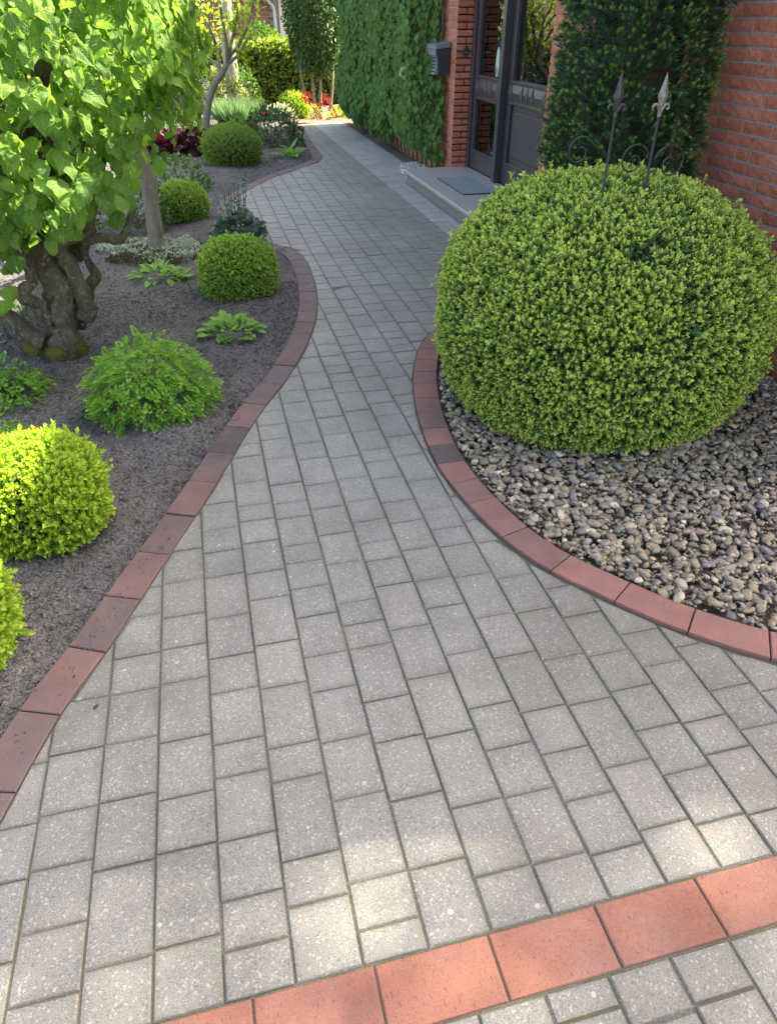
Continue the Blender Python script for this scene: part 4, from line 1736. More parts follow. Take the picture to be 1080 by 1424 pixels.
def column(mb, cx, cy, rfun, z0, z1, n, temps, seed, up=.6, jt=.35, s=(.8, 1.2), ry=1.0, gaps=0, inn=.05):
    z = rng.uniform(z0, z1, n)
    a = rng.uniform(0, 2 * math.pi, n)
    r = rfun(z) * (1 + .12 * (2 * fbm(np.c_[np.cos(a), np.sin(a), z], 3.5, seed) - 1))
    N = np.c_[np.cos(a), np.sin(a), np.zeros(n)]
    P = np.c_[cx + N[:, 0] * r, cy + N[:, 1] * r * ry, z] - N * (rng.random(n) * inn)[:, None]
    k = (N @ np.array([.8, .6, 0])) < .55
    if gaps:
        k &= fbm(P, 6, seed + 4, 2) > gaps
    P, N = P[k], N[k]
    m = len(P)
    D = nrm(N + np.array([0, 0, up]) + jit(m, jt))
    M = frames(D, jit(m, 1), rng.uniform(s[0], s[1], m))
    pick = rng.integers(0, len(temps), m)
    for q in range(len(temps)):
        w = pick == q
        mb.scatter(temps[q], M[w], P[w])


yc = (2.385, 4.06)
t = thing('yew_column', 'tall dark green columnar yew with pale shoot tips against the house wall', 'yew', (yc[0], yc[1], 0))
rf = lambda z: np.interp(z, [0, .3, .9, 1.6, 2.1, 2.4, 2.6], [.31, .375, .385, .37, .34, .25, .06])
mb = MB()
column(mb, yc[0], yc[1], lambda z: rf(z) - .06, .08, 2.6, 3600, YSH_OLD, 5, .4, .5, (.9, 1.4), 1.0, 0, .09)
column(mb, yc[0], yc[1], rf, .08, 2.6, 5000, YSH, 5, .55, .4, (.8, 1.2), 1.0, .36)
part('foliage', mb.mesh('foliage', MT['yew']), t, kind='stuff')
mb = MB()
zz_ = np.linspace(.05, 2.5, 12)
tube(mb, np.c_[np.full(12, yc[0]), np.full(12, yc[1]), zz_], rf(zz_) * .66, 14, .15, 3)
part('branches', mb.mesh('branches', MT['twig'], True), t)
mb = MB()
tube(mb, [(yc[0], yc[1], -.04), (yc[0], yc[1], .3)], .05, 8)
part('trunk', mb.mesh('trunk', MT['bark_dark']), t)

# =================================================================== CLIMBER ON THE WALL
SIMPLE = [dict(v=leaf6(.08 * k_, .038 * k_)[0], f=leaf6(1, 1)[1], tip=np.zeros(6), var=np.zeros(6)) for k_ in (.8, 1.0, 1.2)]
SLIM = [dict(v=leaf6(.11 * k_, .026 * k_)[0], f=leaf6(1, 1)[1], tip=np.zeros(6), var=np.zeros(6)) for k_ in (.8, 1.0, 1.2)]
IVY = [leaf_t(.082, .068, 3, .06, .12, .25, .04, 100 + i, 'heart', .14) for i in range(4)]
ivy = thing('climbing_hydrangea', 'dense climbing hydrangea covering the house wall beyond the mailbox', 'climbing plant', (WX - .1, 10.5, 0))
n = 11500
Y = rng.uniform(8.62, 13.95, n)
Z = rng.uniform(.08, 2.5, n)
lowedge = .02 + .42 * fbm(np.c_[Y, Y * 0, Y * 0], 2.4, 4) + np.where(Y < 9.3, -.05, 0)
near = 8.72 + .10 * np.sin(Z * 5) + .30 * (fbm(np.c_[Z, Z, Z], 3, 7) - .5) - .30 * np.exp(-((Z - .38) / .28) ** 2)
ok = (Z > lowedge) & (Y > near)
Y, Z = Y[ok], Z[ok]
n = len(Y)
thick = .11 + .32 * fbm(np.c_[Y, Z, Z * 0], 1.5, 12) + .05 * fbm(np.c_[Y, Z, Z * 0], 5, 13)
thick *= np.clip((Y - near[ok]) / .35, .25, 1) * np.clip((13.99 - Y) / .3, .3, 1) * np.clip((Z - lowedge[ok]) / .12, .55, 1)
X = WX - .02 - thick * (1 - .65 * rng.random(n) ** 1.6)
Pv = np.c_[X, Y, Z]
D = nrm(np.c_[rng.normal(-.25, .2, n), rng.normal(-.05, .4, n), rng.normal(-1, .25, n)])
Nn = nrm(np.c_[rng.normal(-1, .15, n), rng.normal(-.65, .35, n), rng.normal(.6, .3, n)])
Ms = frames(D, Nn, rng.uniform(.65, 1.15, n))
d2 = np.array([1, 1, 1])
sc_ = (Y ** 2) + np.where(X > WX - .02 - thick * .8, 30, 0) + np.where(Z > 1.75, 200, 0)
od = np.argsort(sc_)


def leaf_objects(Ts, material, parent, Ms, Pv, ids, name='leaf'):
    mes = [tmesh(name, T, material) for T in Ts]
    from mathutils import Matrix
    for q, i in enumerate(ids):
        o = bpy.data.objects.new(name, mes[q % len(mes)])
        COL.objects.link(o)
        o.parent = parent
        m = np.eye(4)
        m[:3, :3] = Ms[i]
        m[:3, 3] = Pv[i] - ORG[parent]
        o.matrix_local = Matrix(m.tolist())


for me_ in ():
    pass
leaf_objects(IVY, MT['ivy'], ivy, Ms, Pv, od[:300])
mb = MB()
ro = od[300:]
for q in range(4):
    w = ro[q::4]
    mb.scatter(IVY[q], Ms[w], Pv[w])
part('leaf', mb.mesh('leaf', MT['ivy'], True), ivy, kind='stuff')
mb = MB()
for q in range(26):
    y0_ = 8.75 + q * .2 + random.uniform(-.05, .05)
    pth = [(WX - .03, y0_, -.02)]
    for s_ in range(8):
        pth.append((WX - .03 - random.random() * .05, pth[-1][1] + random.gauss(0, .08), pth[-1][2] + .3))
    tube(mb, catmull(pth, 3), [.014, .006], 6)
part('stems', mb.mesh('stems', MT['bark_dark']), ivy)
mb = MB()
fc = at_y(562, 94, 9.15)
fc = np.array([WX - .36, 9.2, 1.03])
for q in range(90):
    d = nrm(rng.normal(0, 1, 3) + np.array([-.7, 0, .3]))
    M = frames(d[None], jit(1, 1), np.array([.016]))
    mb.scatter(dict(v=leaf6(1, .9)[0], f=leaf6(1, .9)[1], tip=np.zeros(6), var=np.zeros(6)), M, (fc + d * .055)[None])
part('flower', mb.mesh('flower', MT['blossom']), ivy)

# =================================================================== LEFT GARDEN: HAZEL
HZ = [leaf_t(.108, .098, 6, .14, .10, .22 + .12 * (i % 3), .11, 200 + i, 'round', .12) for i in range(6)]
hz = thing('twisted_hazel_tree', 'old twisted hazel tree with mossy stems and big crinkled drooping leaves', 'tree', (-.93, 4.2, 0))
pY = lambda pts, Y: [at_y(x, y, Y + dy) for x, y, dy in pts]
mb = MB()
tube(mb, catmull(pY([(92, 492, 0), (89, 462, 0), (83, 420, .02), (72, 380, .05), (45, 330, .1), (30, 280, .15), (40, 200, .2), (60, 90, .2), (70, 0, .2)], 4.15), 12), [.094, .078, .07, .068, .064, .058, .05, .035, .02], 26, .6, 1)
part('trunk', mb.mesh('trunk', MT['bark_dark'], True), hz)
BR_ = [
    ([(118, 440, .06), (122, 424, .03), (108, 392, 0), (96, 364, 0), (84, 342, 0), (98, 333, .02), (121, 322, .05), (112, 296, .1), (104, 250, .15), (120, 150, .2), (130, 40, .25)], [.05, .043, .04, .038, .036, .036, .04, .03, .022, .015]),
    ([(112, 455, .2), (122, 405, .18), (133, 384, .18), (124, 366, .2), (118, 350, .2), (122, 333, .2), (130, 290, .3), (150, 200, .35), (170, 60, .4)], [.04, .036, .034, .025, .024, .025, .02, .015, .01]),
    ([(118, 338, .05), (142, 331, .05), (158, 334, .07), (169, 333, .1), (175, 322, .12), (180, 308, .15), (184, 292, .15), (178, 284, .15), (170, 281, .2)], [.024, .022, .021, .02, .019, .018, .017, .014, .01]),
    ([(66, 446, -.02), (58, 432, -.05), (46, 420, -.08), (34, 414, -.1), (30, 407, -.1), (38, 400, -.1), (46, 392, -.1), (40, 372, -.1), (28, 355, -.1), (16, 342, -.1), (10, 300, 0), (20, 180, 0), (10, 40, 0)], [.05, .042, .04, .036, .034, .032, .03, .028, .026, .024, .02, .015, .01]),
    ([(62, 474, 0), (40, 466, 0), (20, 449, 0), (0, 431, 0), (-30, 410, 0), (-70, 340, .1), (-90, 150, .2)], [.06, .05, .045, .04, .035, .03, .02]),
    ([(104, 360, .35), (110, 320, .35), (112, 290, .35), (90, 230, .3), (100, 100, .3)], [.06, .058, .05, .03, .02]),
    ([(84, 342, 0), (74, 315, .02), (66, 290, .05), (64, 250, .1), (80, 120, .1)], [.034, .03, .026, .022, .012]),
]
for i, (pp_, rr_) in enumerate(BR_):
    mb = MB()
    tube(mb, catmull(pY(pp_, 4.15), 8), rr_, 14, .5, 20 + i)
    part('branch', mb.mesh('branch', MT['bark_dark'], True), hz)
# moss cushions at the foot
for (px, py, r) in ((57, 482, .095), (100, 486, .085), (80, 492, .06)):
    c = at_g(px, py, .02)
    mb = MB()
    V, F = ico(2)
    Vv = V * (1 + .3 * (fbm(V, 2.5, 5) - .5))[:, None] * np.array([r, r * .8, r * .8])
    mb.add(Vv + c, F, .3)
    d = fib(700)
    pick = d[d[:, 2] > -.4]
    M = frames(nrm(pick + jit(len(pick), .4)), jit(len(pick), 1), rng.uniform(.6, 1.2, len(pick)))
    lv, lf = leaf6(.013, .005)
    mb.scatter(dict(v=lv, f=lf, tip=np.zeros(6), var=np.zeros(6)), M, c + pick * np.array([r, r * .8, r * .8]))
    part('moss', mb.mesh('moss', MT['moss']), hz, kind='stuff')

# crown of drooping leaves, following the outline in space
CCN, CRR = np.array([-.93, 4.32, 1.46]), np.array([1.0, .85, .98])


def crown_points(n, c, R, seed, zcut):
    d = nrm(rng.normal(0, 1, (n, 3)))
    k = .80 + .2 * rng.random(n) ** .5 + .22 * (fbm(d * 2.2, 1.6, seed) - .5) * 2
    P = c + d * R * k[:, None]
    ok = zcut(P, d)
    return P[ok], d[ok]


def hzcut(P, d):
    low = np.interp(P[:, 0], [-2, -1.25, -1.0, -.65, -.45, -.2, .1], [.28, .42, .64, .80, .93, 1.12, 1.26])
    return (P[:, 2] > low + .08 * rng.normal(0, 1, len(P))) & (P[:, 2] < 2.5)


Pc, dc = crown_points(5200, CCN, CRR, 3, hzcut)
P2, d2_ = crown_points(900, CCN, CRR * .72, 6, hzcut)
Pc, dc = np.vstack([Pc, P2]), np.vstack([dc, d2_])
n = len(Pc)
out = nrm(dc * np.array([1, 1, .3]))
D = nrm(out * .35 + np.array([0, 0, -.9]) + jit(n, .38))
Nn = nrm(out * 1.0 + np.array([0, 0, .55]) + jit(n, .38))
Ms = frames(D, Nn, rng.uniform(.40, .95, n))
score = np.linalg.norm(Pc - np.array([0, 0, CAM_H]), axis=1) + np.where((dc[:, 1] < .45), 0, 5)
pp2 = np.array([in_view(p)[:2] for p in Pc])
score += np.where((pp2[:, 0] < -20) | (pp2[:, 1] < -30) | (pp2[:, 0] > 320), 10, 0)
od = np.argsort(score)
leaf_objects(HZ, MT['hazel'], hz, Ms, Pc, od[:300])
mb = MB()
ro = od[300:]
for q in range(6):
    w = ro[q::6]
    mb.scatter(HZ[q], Ms[w], Pc[w])
part('leaf', mb.mesh('leaf', MT['hazel'], True), hz, kind='stuff')
# low hanging sprays at the left
lp = []
for (px, py) in ((12, 345), (25, 310), (8, 390), (18, 375), (5, 360), (22, 330), (40, 300), (8, 420), (3, 440), (110, 285), (100, 290), (142, 265), (150, 280), (155, 305), (118, 275), (160, 315), (92, 320), (85, 310), (130, 285)):
    lp.append(at_y(px, py - 22, 3.85 + random.random() * .3))
lp = np.array(lp)
n = len(lp)
D = nrm(np.array([0, 0, -1.0]) + jit(n, .25))
Ms = frames(D, nrm(np.array([.3, -1, .3]) + jit(n, .3)), rng.uniform(.75, 1.05, n))
leaf_objects(HZ, MT['hazel'], hz, Ms, lp, range(0))
mb = MB()
for q in range(n):
    mb.scatter(HZ[q % 6], Ms[q:q + 1], lp[q:q + 1])
part('low_leaf', mb.mesh('low_leaf', MT['hazel'], True), hz, kind='stuff')
# dark twiggy inside of the crown
mb = MB()
for q in range(70):
    a = np.array([-.95 + random.gauss(0, .12), 4.3 + random.gauss(0, .1), random.uniform(.7, 1.2)])
    d = nrm(rng.normal(0, 1, 3) * np.array([1, 1, .7]) + np.array([0, 0, .3]))
    e = a + d * random.uniform(.3, .6)
    e[2] = max(e[2], .95)
    m_ = (a + e) / 2 + rng.normal(0, .1, 3)
    tube(mb, catmull([a, m_, e], 4), [.012, .004], 5)
part('twigs', mb.mesh('twigs', MT['bark_dark']), hz)

# young tree with smooth trunk behind
yt = thing('smooth_trunk_tree', 'young tree with smooth grey leaning trunk standing in the white flowered ground cover', 'tree', (-.42, 6.19, 0))
mb = MB()
pth = [at_y(x, y, 6.19) for x, y in ((221, 356), (218, 335), (211, 285), (203, 240), (194, 205), (184, 150), (176, 80), (170, 0), (166, -60))]
tube(mb, catmull(pth, 4), [.082, .064, .06, .056, .052, .048, .044, .04, .035], 14, .08, 4)
part('trunk', mb.mesh('trunk', MT['bark_grey'], True), yt)
c, R = np.array([-.55, 6.3, 1.95]), np.array([.85, .8, .8])
P2, d2_ = crown_points(900, c, R, 9, lambda P, d: (P[:, 2] > 1.22 + .5 * np.clip(P[:, 0] + .35, 0, 1)) & (P[:, 0] < .12) & (P[:, 2] < 2.6))
n = len(P2)
Ms = frames(nrm(d2_ * .35 + np.array([0, 0, -.8]) + jit(n, .4)), nrm(d2_ + np.array([0, 0, .6]) + jit(n, .4)), rng.uniform(.6, 1.1, n))
mb = MB()
for q in range(6):
    mb.scatter(HZ[q], Ms[q::6], P2[q::6])
part('crown', mb.mesh('crown', MT['lime'], True), yt, kind='stuff')
mb = MB()
for q in range(8):
    d = nrm(rng.normal(0, 1, 3) + np.array([0, 0, .6]))
    a = np.array(pth[-3])
    tube(mb, catmull([a, a + d * .35 + rng.normal(0, .04, 3), a + d * .7], 4), [.025, .008], 6)
part('limbs', mb.mesh('limbs', MT['bark_grey']), yt)


# ------------------------------------------------------------------ clipped balls
def ball(name, label, c, R, matn, n, temps, cat='bush', group=None, zmin=.01, lump=.04, s=(.8, 1.2), old=True, k=.86, seed=1, expo=.94):
    t = thing(name, label, cat, (c[0], c[1], 0), group)
    mb = MB()
    if old:
        blob_shrub(mb, c, np.array(R) * .93, n // 2, temps, zmin, lump, 3, .1, .5, s, .02, 0, 8, seed, expo)
    blob_shrub(mb, c, R, n, temps, zmin, lump, 3, .4, .45, s, .03, .22, 12, seed, expo)
    blob_shrub(mb, c, np.array(R) * 1.03, n // 40, temps, zmin, lump, 3, .6, .5, (s[0] * 1.3, s[1] * 1.5), 0, 0, 8, seed, expo)
    part('foliage', mb.mesh('foliage', MT[matn]), t, kind='stuff')
    part('branches', core(c, R, -.005, k, 2, seed, .03), t)
    mb = MB()
    tube(mb, [(c[0], c[1], -.05), (c[0], c[1], c[2])], .03, 7)
    part('stem', mb.mesh('stem', MT['bark_dark']), t)
    return t


ball('clipped_box_ball', 'fresh green clipped box ball close to the bend of the brick edging', (.165, 5.0, .14), (.245, .245, .21), 'box_small', 4400, SPR_SMALL, lump=.09)
ball('clipped_box_ball', 'bright green clipped box ball in front of the maroon plants, right of the smooth trunk', (-.205, 7.35, .11), (.235, .235, .185), 'box_small', 3200, SPR_SMALL, lump=.08, seed=4)
ball('yew_ball', 'dark olive clipped yew dome in front of the rose bush', (.455, 10.25, .17), (.33, .33, .215), 'yew_ball', 1900, YSH_FAR, s=(.7, 1.0), lump=.07, seed=6)
ball('golden_box_ball', 'sunlit golden yellow clipped box ball beside the fern leaved plant', (-.755, 2.41, .115), (.225, .215, .215), 'box_gold', 4800, SPR_SMALL, lump=.09, seed=8, expo=.78)
ball('golden_box_ball', 'golden clipped box ball cut by the frame in the lower corner of the soil bed', (-.93, 1.77, .12), (.175, .175, .20), 'box_gold', 3800, SPR_SMALL, lump=.09, seed=9, expo=.8)
ball('golden_box_ball', 'small golden box ball in the sun at the far end of the path', (1.87, 14.95, .16), (.25, .25, .235), 'box_gold', 1300, SPR_FAR, lump=.03, s=(.6, .9), seed=12)


# ------------------------------------------------------------------ ferny plants
def fern_leaf(seed, n=4):
    """ternate leaf: pairs of three-lobed leaflets along a stalk"""
    r = np.random.default_rng(seed)
    m1 = MB()
    lob, lf = leaf6(1, .55, .12)

    def leaflet(b, d, s, tip):
        up = np.array([0, 0, 1.0]) + r.normal(0, .25, 3)
        for ang, sc in ((0, 1.0), (.75, .72), (-.75, .72)):
            ca, sa = math.cos(ang), math.sin(ang)
            dd = np.array([d[0] * ca - d[1] * sa, d[0] * sa + d[1] * ca, d[2]])
            M = frames(dd[None], up[None], s * sc)[0]
            m1.add(lob @ M.T + b, lf, r.uniform(-.1, .1), tip)
    L = .085
    for i in range(n):
        tt_ = (i + 1) / (n + .6)
        b = np.array([0, L * tt_, -.25 * L * tt_ ** 2])
        for sg in (-1, 1):
            d = nrm(np.array([sg * 1.0, .75, r.normal(-.1, .15)]))
            leaflet(b + d * .008, d, .024 * (1.15 - .5 * tt_), .3 * tt_ + .2)
    leaflet(np.array([0, L, -.25 * L]), nrm(np.array([0, 1, -.3])), .026, .8)
    return tmpl(m1)


FERN = [fern_leaf(300 + i) for i in range(5)]


def ferny(label, c, R, n, seed, name='ferny_plant', group=None, s=(.75, 1.2)):
    t = thing(name, label, 'plant', (c[0], c[1], 0), group)
    d = fib(n)
    d = nrm(d + jit(n, .12))
    d = d[d[:, 2] > -.35]
    m = len(d)
    k = (.90 + .22 * (fbm(d * 2, 2.0, seed) - .4)) * (1 - .4 * rng.random(m) ** 2)
    P = np.array([c[0], c[1], R[2] * .22]) + d * np.array(R) * np.array([1, 1, .8]) * k[:, None]
    P[:, 2] = np.maximum(P[:, 2], .012)
    D = nrm(d * np.array([.6, .6, .1]) + np.array([0, -.1, -.08]) + jit(m, .38) * np.array([1, 1, .5]))
    N = nrm(d * .9 + np.array([0, 0, .8]) + jit(m, .25))
    M = frames(D, N, rng.uniform(s[0], s[1], m))
    mb = MB()
    for q in range(5):
        mb.scatter(FERN[q], M[q::5], P[q::5])
    part('leaves', mb.mesh('leaves', MT['fern']), t, kind='stuff')
    mb = MB()
    for q in range(24):
        a = rng.normal(0, 1, 3)
        a[2] = abs(a[2]) + .4
        a = nrm(a)
        e = np.array([c[0], c[1], 0]) + a * np.array(R) * .6
        tube(mb, catmull([(c[0] + a[0] * .03, c[1] + a[1] * .03, -.01), (c[0] + a[0] * R[0] * .3, c[1] + a[1] * R[1] * .3, R[2] * .4), e], 3), [.0035, .002], 4)
    part('stalks', mb.mesh('stalks', MT['shrub']), t)
    return t


ferny('bushy light green fern leaved plant alone in the middle of the near soil bed', (-.375, 3.33, 0), (.30, .28, .36), 1300, 5, s=(.5, .8))
ferny('small fern leaved plant at the left frame edge, behind the big golden box ball', (-1.09, 3.62, 0), (.17, .17, .17), 260, 6, s=(.5, .8))
ferny('low ferny tuft peeping over the top of the golden box ball', (-1.03, 3.02, 0), (.15, .13, .15), 200, 7, s=(.5, .8))


# ------------------------------------------------------------------ leafy rosettes (each leaf a part)
def rosette(name, label, c, n, L, Wd, matn, spread=1.0, seed=0, shape='oval', cat='plant', up=.5, group=None, rad=.05):
    t = thing(name, label, cat, (c[0], c[1], c[2]), group)
    r = np.random.default_rng(seed)
    Ts = [leaf_t(L, Wd, 5, .02, .16, .35, .04, seed * 10 + i, shape, .05) for i in range(3)]
    P, D, N, sc = [], [], [], []
    for i in range(n):
        a = i * 2.399 + r.normal(0, .3)
        q = (i / n) ** .6
        e = (1.15 - .85 * q) * up + r.normal(0, .12)
        rr_ = rad * (.2 + q) * spread
        P.append((c[0] + rr_ * math.cos(a), c[1] + rr_ * math.sin(a), c[2] + .015 + .10 * (1 - q) * r.random()))
        d = np.array([math.cos(a), math.sin(a), math.tan(min(max(e, .05), 1.2))])
        D.append(d)
        N.append(np.array([-math.cos(a) * .4, -math.sin(a) * .4, 1]) + r.normal(0, .12, 3))
        sc.append(r.uniform(.65, 1.1) * (.7 + .3 * q))
    Ms = frames(np.array(D), np.array(N), np.array(sc))
    leaf_objects(Ts, MT[matn], t, Ms, np.array(P), range(n))
    for ch in t.children:
        pass
    return t


g = at_g
rosette('leafy_rosette', 'pale green broad leaved clump alone on the soil below the box ball', g(323, 464), 95, .068, .060, 'hosta', 1.25, 21, up=1.1, rad=.105)
rosette('primrose_clump', 'mid green primrose clump in front of the smooth tree trunk', g(222, 387), 46, .115, .052, 'hosta', 1.3, 22, up=1.0, rad=.10)
rosette('primrose_clump', 'small upright primrose with one yellowing leaf beside the larger primrose clump', g(252, 389), 9, .13, .05, 'hosta', 1.0, 23, up=1.0, rad=.03)
rosette('foxglove_rosette', 'pale spreading foxglove rosette at the tip of the bed beside the rose bush', g(404, 219), 13, .27, .095, 'hosta', 1.0, 24, up=1.0, rad=.06)


def leafclump(name, label, c, R, n, T, matn, seed, cat='plant', up=.4, jt=.45, s=(.7, 1.2), kind='stuff', stems=True, group=None, pname='leaves', zlo=.01, droop=0.0):
    t = thing(name, label, cat, (c[0], c[1], 0), group)
    mb = MB()
    d = nrm(rng.normal(0, 1, (n, 3)))
    d[:, 2] = np.abs(d[:, 2])
    k = (.6 + .4 * rng.random(n) ** .5) * (1 + .3 * (fbm(d * 2, 2.2, seed) - .5))
    P = np.array([c[0], c[1], zlo]) + d * np.array(R) * k[:, None]
    P[:, 2] += c[2] if len(c) > 2 else 0
    D = nrm(d * np.array([1, 1, .5]) + np.array([0, 0, up - droop]) + jit(n, jt))
    N = nrm(d * .5 + np.array([0, 0, 1]) + jit(n, jt))
    M = frames(D, N, rng.uniform(s[0], s[1], n))
    for q in range(len(T)):
        mb.scatter(T[q], M[q::len(T)], P[q::len(T)])
    part(pname, mb.mesh(pname, MT[matn], True), t, kind=kind)
    if stems:
        mb = MB()
        for q in range(min(30, n // 6)):
            e = P[q]
            b = np.array([c[0], c[1], -.01]) + (e - np.array([c[0], c[1], 0])) * np.array([.15, .15, 0])
            tube(mb, catmull([b, (b + e) / 2 + rng.normal(0, .01, 3), e], 3), [.004, .002], 4)
        part('stems', mb.mesh('stems', MT['bark_dark']), t)
    return t


ROUND = [leaf_t(.07, .075, 4, .12, .15, .2, .08, 400 + i, 'round', .03) for i in range(3)]
OVAL = [leaf_t(.05, .028, 3, .03, .12, .2, .03, 420 + i, 'oval', .08) for i in range(3)]
NARROW = [leaf_t(.11, .024, 3, 0, .1, .35, .02, 430 + i, 'oval', .1) for i in range(3)]
TINY = [leaf_t(.022, .015, 2, 0, .1, .1, .02, 440 + i, 'oval', .05) for i in range(3)]
BIGO = [leaf_t(.09, .05, 3, .03, .12, .2, .03, 450 + i, 'oval', .08) for i in range(3)]
# maroon heucheras
for (px, py, R, lab) in ((236, 212, (.32, .28, .24), 'maroon leaved plant in front of the thin forked tree trunk, left of its twin'),
                         (272, 216, (.30, .26, .28), 'maroon leaved plant beside the dark clipped yew dome')):
    c = g(px, py)
    leafclump('maroon_heuchera', lab, (c[0], c[1] + .1), R, 260, ROUND, 'heuchera_red', px, up=.1, jt=.7, s=(.9, 1.5), group='maroon heucheras')
# blue-green plant with flower stalks at the bend
c = g(338, 338)
t = leafclump('blue_green_heuchera', 'blue green leaved plant with tall seed stalks behind the clipped box ball', (c[0] - .02, c[1] + .05), (.22, .2, .2), 190, ROUND, 'heuchera_blue', 41, up=.25)
for q in range(9):
    a = random.uniform(0, 6.28)
    r0 = random.uniform(.03, .2)
    mb = MB()
    b = np.array([c[0] + r0 * .4 * math.cos(a), c[1] + .1 + r0 * .4 * math.sin(a), .02])
    e = b + np.array([r0 * math.cos(a) * .6, r0 * math.sin(a) * .6, random.uniform(.3, .46)])
    tube(mb, catmull([b, (b + e) / 2 + rng.normal(0, .015, 3), e], 4), [.004, .0025], 5)
    part('stalk', mb.mesh('stalk', MT['shrub']), t)
    m2 = MB()
    nn_ = 16
    tt_ = rng.uniform(.45, 1.0, nn_)
    P = b + (e - b) * tt_[:, None] + jit(nn_, .014)
    m2.scatter(TINY[0], frames(jit(nn_, 1), jit(nn_, 1), rng.uniform(.8, 1.5, nn_)), P)
    part('seed_heads', m2.mesh('seed_heads', MT['heuchera_blue']), t, kind='stuff')


# carpet of tiny white-variegated leaves round the smooth trunk
def carpet(name, label, poly, n, T, matn, hgt, seed, s=(.7, 1.3)):
    mb = MB()
    poly = np.array(poly)
    x = rng.uniform(poly[:, 0].min(), poly[:, 0].max(), n)
    y = rng.uniform(poly[:, 1].min(), poly[:, 1].max(), n)
    ok = inside(poly, np.c_[x, y])
    x, y = x[ok], y[ok]
    k = fbm(np.c_[x, y, x * 0], 6, seed)
    ok = k > .38
    x, y, k = x[ok], y[ok], k[ok]
    m = len(x)
    P = np.c_[x, y, soil_z(x, y) + .005 + hgt * np.clip((k - .38) / .3, 0, 1) * rng.random(m)]
    M = frames(nrm(jit(m, .7) + np.array([0, 0, .5])), nrm(jit(m, .4) + np.array([0, 0, 1])), rng.uniform(s[0], s[1], m))
    for q in range(len(T)):
        mb.scatter(T[q], M[q::len(T)], P[q::len(T)])
    o = part(name, mb.mesh(name, MT[matn]), kind='stuff')
    o['label'] = label
    return o


cp = [g(x, y)[:2] for x, y in ((130, 345), (160, 332), (200, 330), (250, 332), (290, 340), (270, 358), (220, 372), (160, 366))]
carpet('silver_ground_cover', 'silvery white leaved ground cover around the smooth tree trunk', cp, 5200, TINY, 'silver', .05, 3, (.7, 1.3))
cp = [g(x, y)[:2] for x, y in ((135, 350), (200, 345), (280, 340), (300, 348), (270, 366), (200, 374), (140, 368))]
carpet('dark_ground_cover', 'dark brownish ground cover in front of the smooth tree trunk', cp, 4500, TINY, 'sedum_dark', .035, 8, (.8, 1.4))

# iris and bulb shoots, weeds
shoots = thing('bulb_shoots', 'few thin upright bulb shoots on the soil left of the twisted trunk', 'plant', tuple(g(30, 455)))
mb = MB()
for (px, py) in ((18, 425), (22, 435), (32, 440), (38, 442), (60, 425), (64, 430), (4, 445), (28, 430), (40, 438), (66, 420)):
    c = g(px, py)
    for q in range(3):
        e = c + np.array([random.gauss(0, .02), random.gauss(0, .02), random.uniform(.07, .13)])
        a = c + np.array([random.gauss(0, .01), random.gauss(0, .01), -.01])
        tube(mb, [a, (a + e) / 2, e], [.003, .001], 4)
part('shoots', mb.mesh('shoots', MT['fern']), shoots, kind='stuff')
for (px, py, lab) in ((230, 440, 'tiny dry grass tuft on bare soil between trunk and box ball'), (268, 480, 'thin weed seedling above the fern leaved plant')):
    c = g(px, py)
    t = thing('grass_tuft', lab, 'weed', tuple(c))
    mb = MB()
    for q in range(9):
        a = random.uniform(0, 6.28)
        e = c + np.array([math.cos(a) * .04, math.sin(a) * .04, random.uniform(.03, .08)])
        tube(mb, catmull([c, (c + e) / 2 + np.array([0, 0, .012]), e], 3), [.0018, .0006], 4)
    part('blades', mb.mesh('blades', MT['lavender']), t, kind='stuff')

# low shrubs behind the hazel
LP = leafclump
c = g(250, 262)
LP('spreading_shrub', 'pale mottled low shrub just behind the bright green box ball', (-.28, 8.75), (.42, .35, .33), 700, OVAL, 'shrub', 51, up=.4)
c = g(165, 305)
LP('dark_cushion_shrub', 'dark green cushion shrub half hidden behind the hazel branches', (-.72, 7.1), (.45, .35, .42), 800, OVAL, 'rose', 52, up=.4)
LP('bright_low_shrub', 'bright green low mound left of the forked thin tree trunk', (-.15, 13.0), (.42, .35, .32), 500, OVAL, 'fern', 53, up=.5)
LP('rose_bush', 'green rose bush with scattered red buds behind the clipped yew dome', (1.12, 11.75), (.46, .42, .50), 1900, OVAL, 'rose', 54, up=.4)
rb = [o for o in COL.objects if o.name.startswith('rose_bush')][0]
for q in range(9):
    a = nrm(np.array([random.gauss(0, .8), -abs(random.gauss(.4, .5)), abs(random.gauss(.5, .4))]))
    p = np.array([1.12, 11.75, .03]) + a * np.array([.46, .42, .50]) * 1.0
    m1 = MB()
    V, F = ico(1)
    m1.add(V * np.array([.017, .017, .024]) + p, F, .5)
    part('rosebud', m1.mesh('rosebud', MT['rosebud'], True), rb)
LP('silver_dwarf_shrub', 'small silvery grey shrub between the rose bush and the golden ball', (1.55, 14.6), (.3, .25, .24), 500, OVAL, 'silver', 55, up=.5)
LP('yellow_green_shrub', 'yellow green low shrub in front of the lavender', (.75, 12.6), (.28, .2, .28), 260, OVAL, 'fern', 56, up=.6)
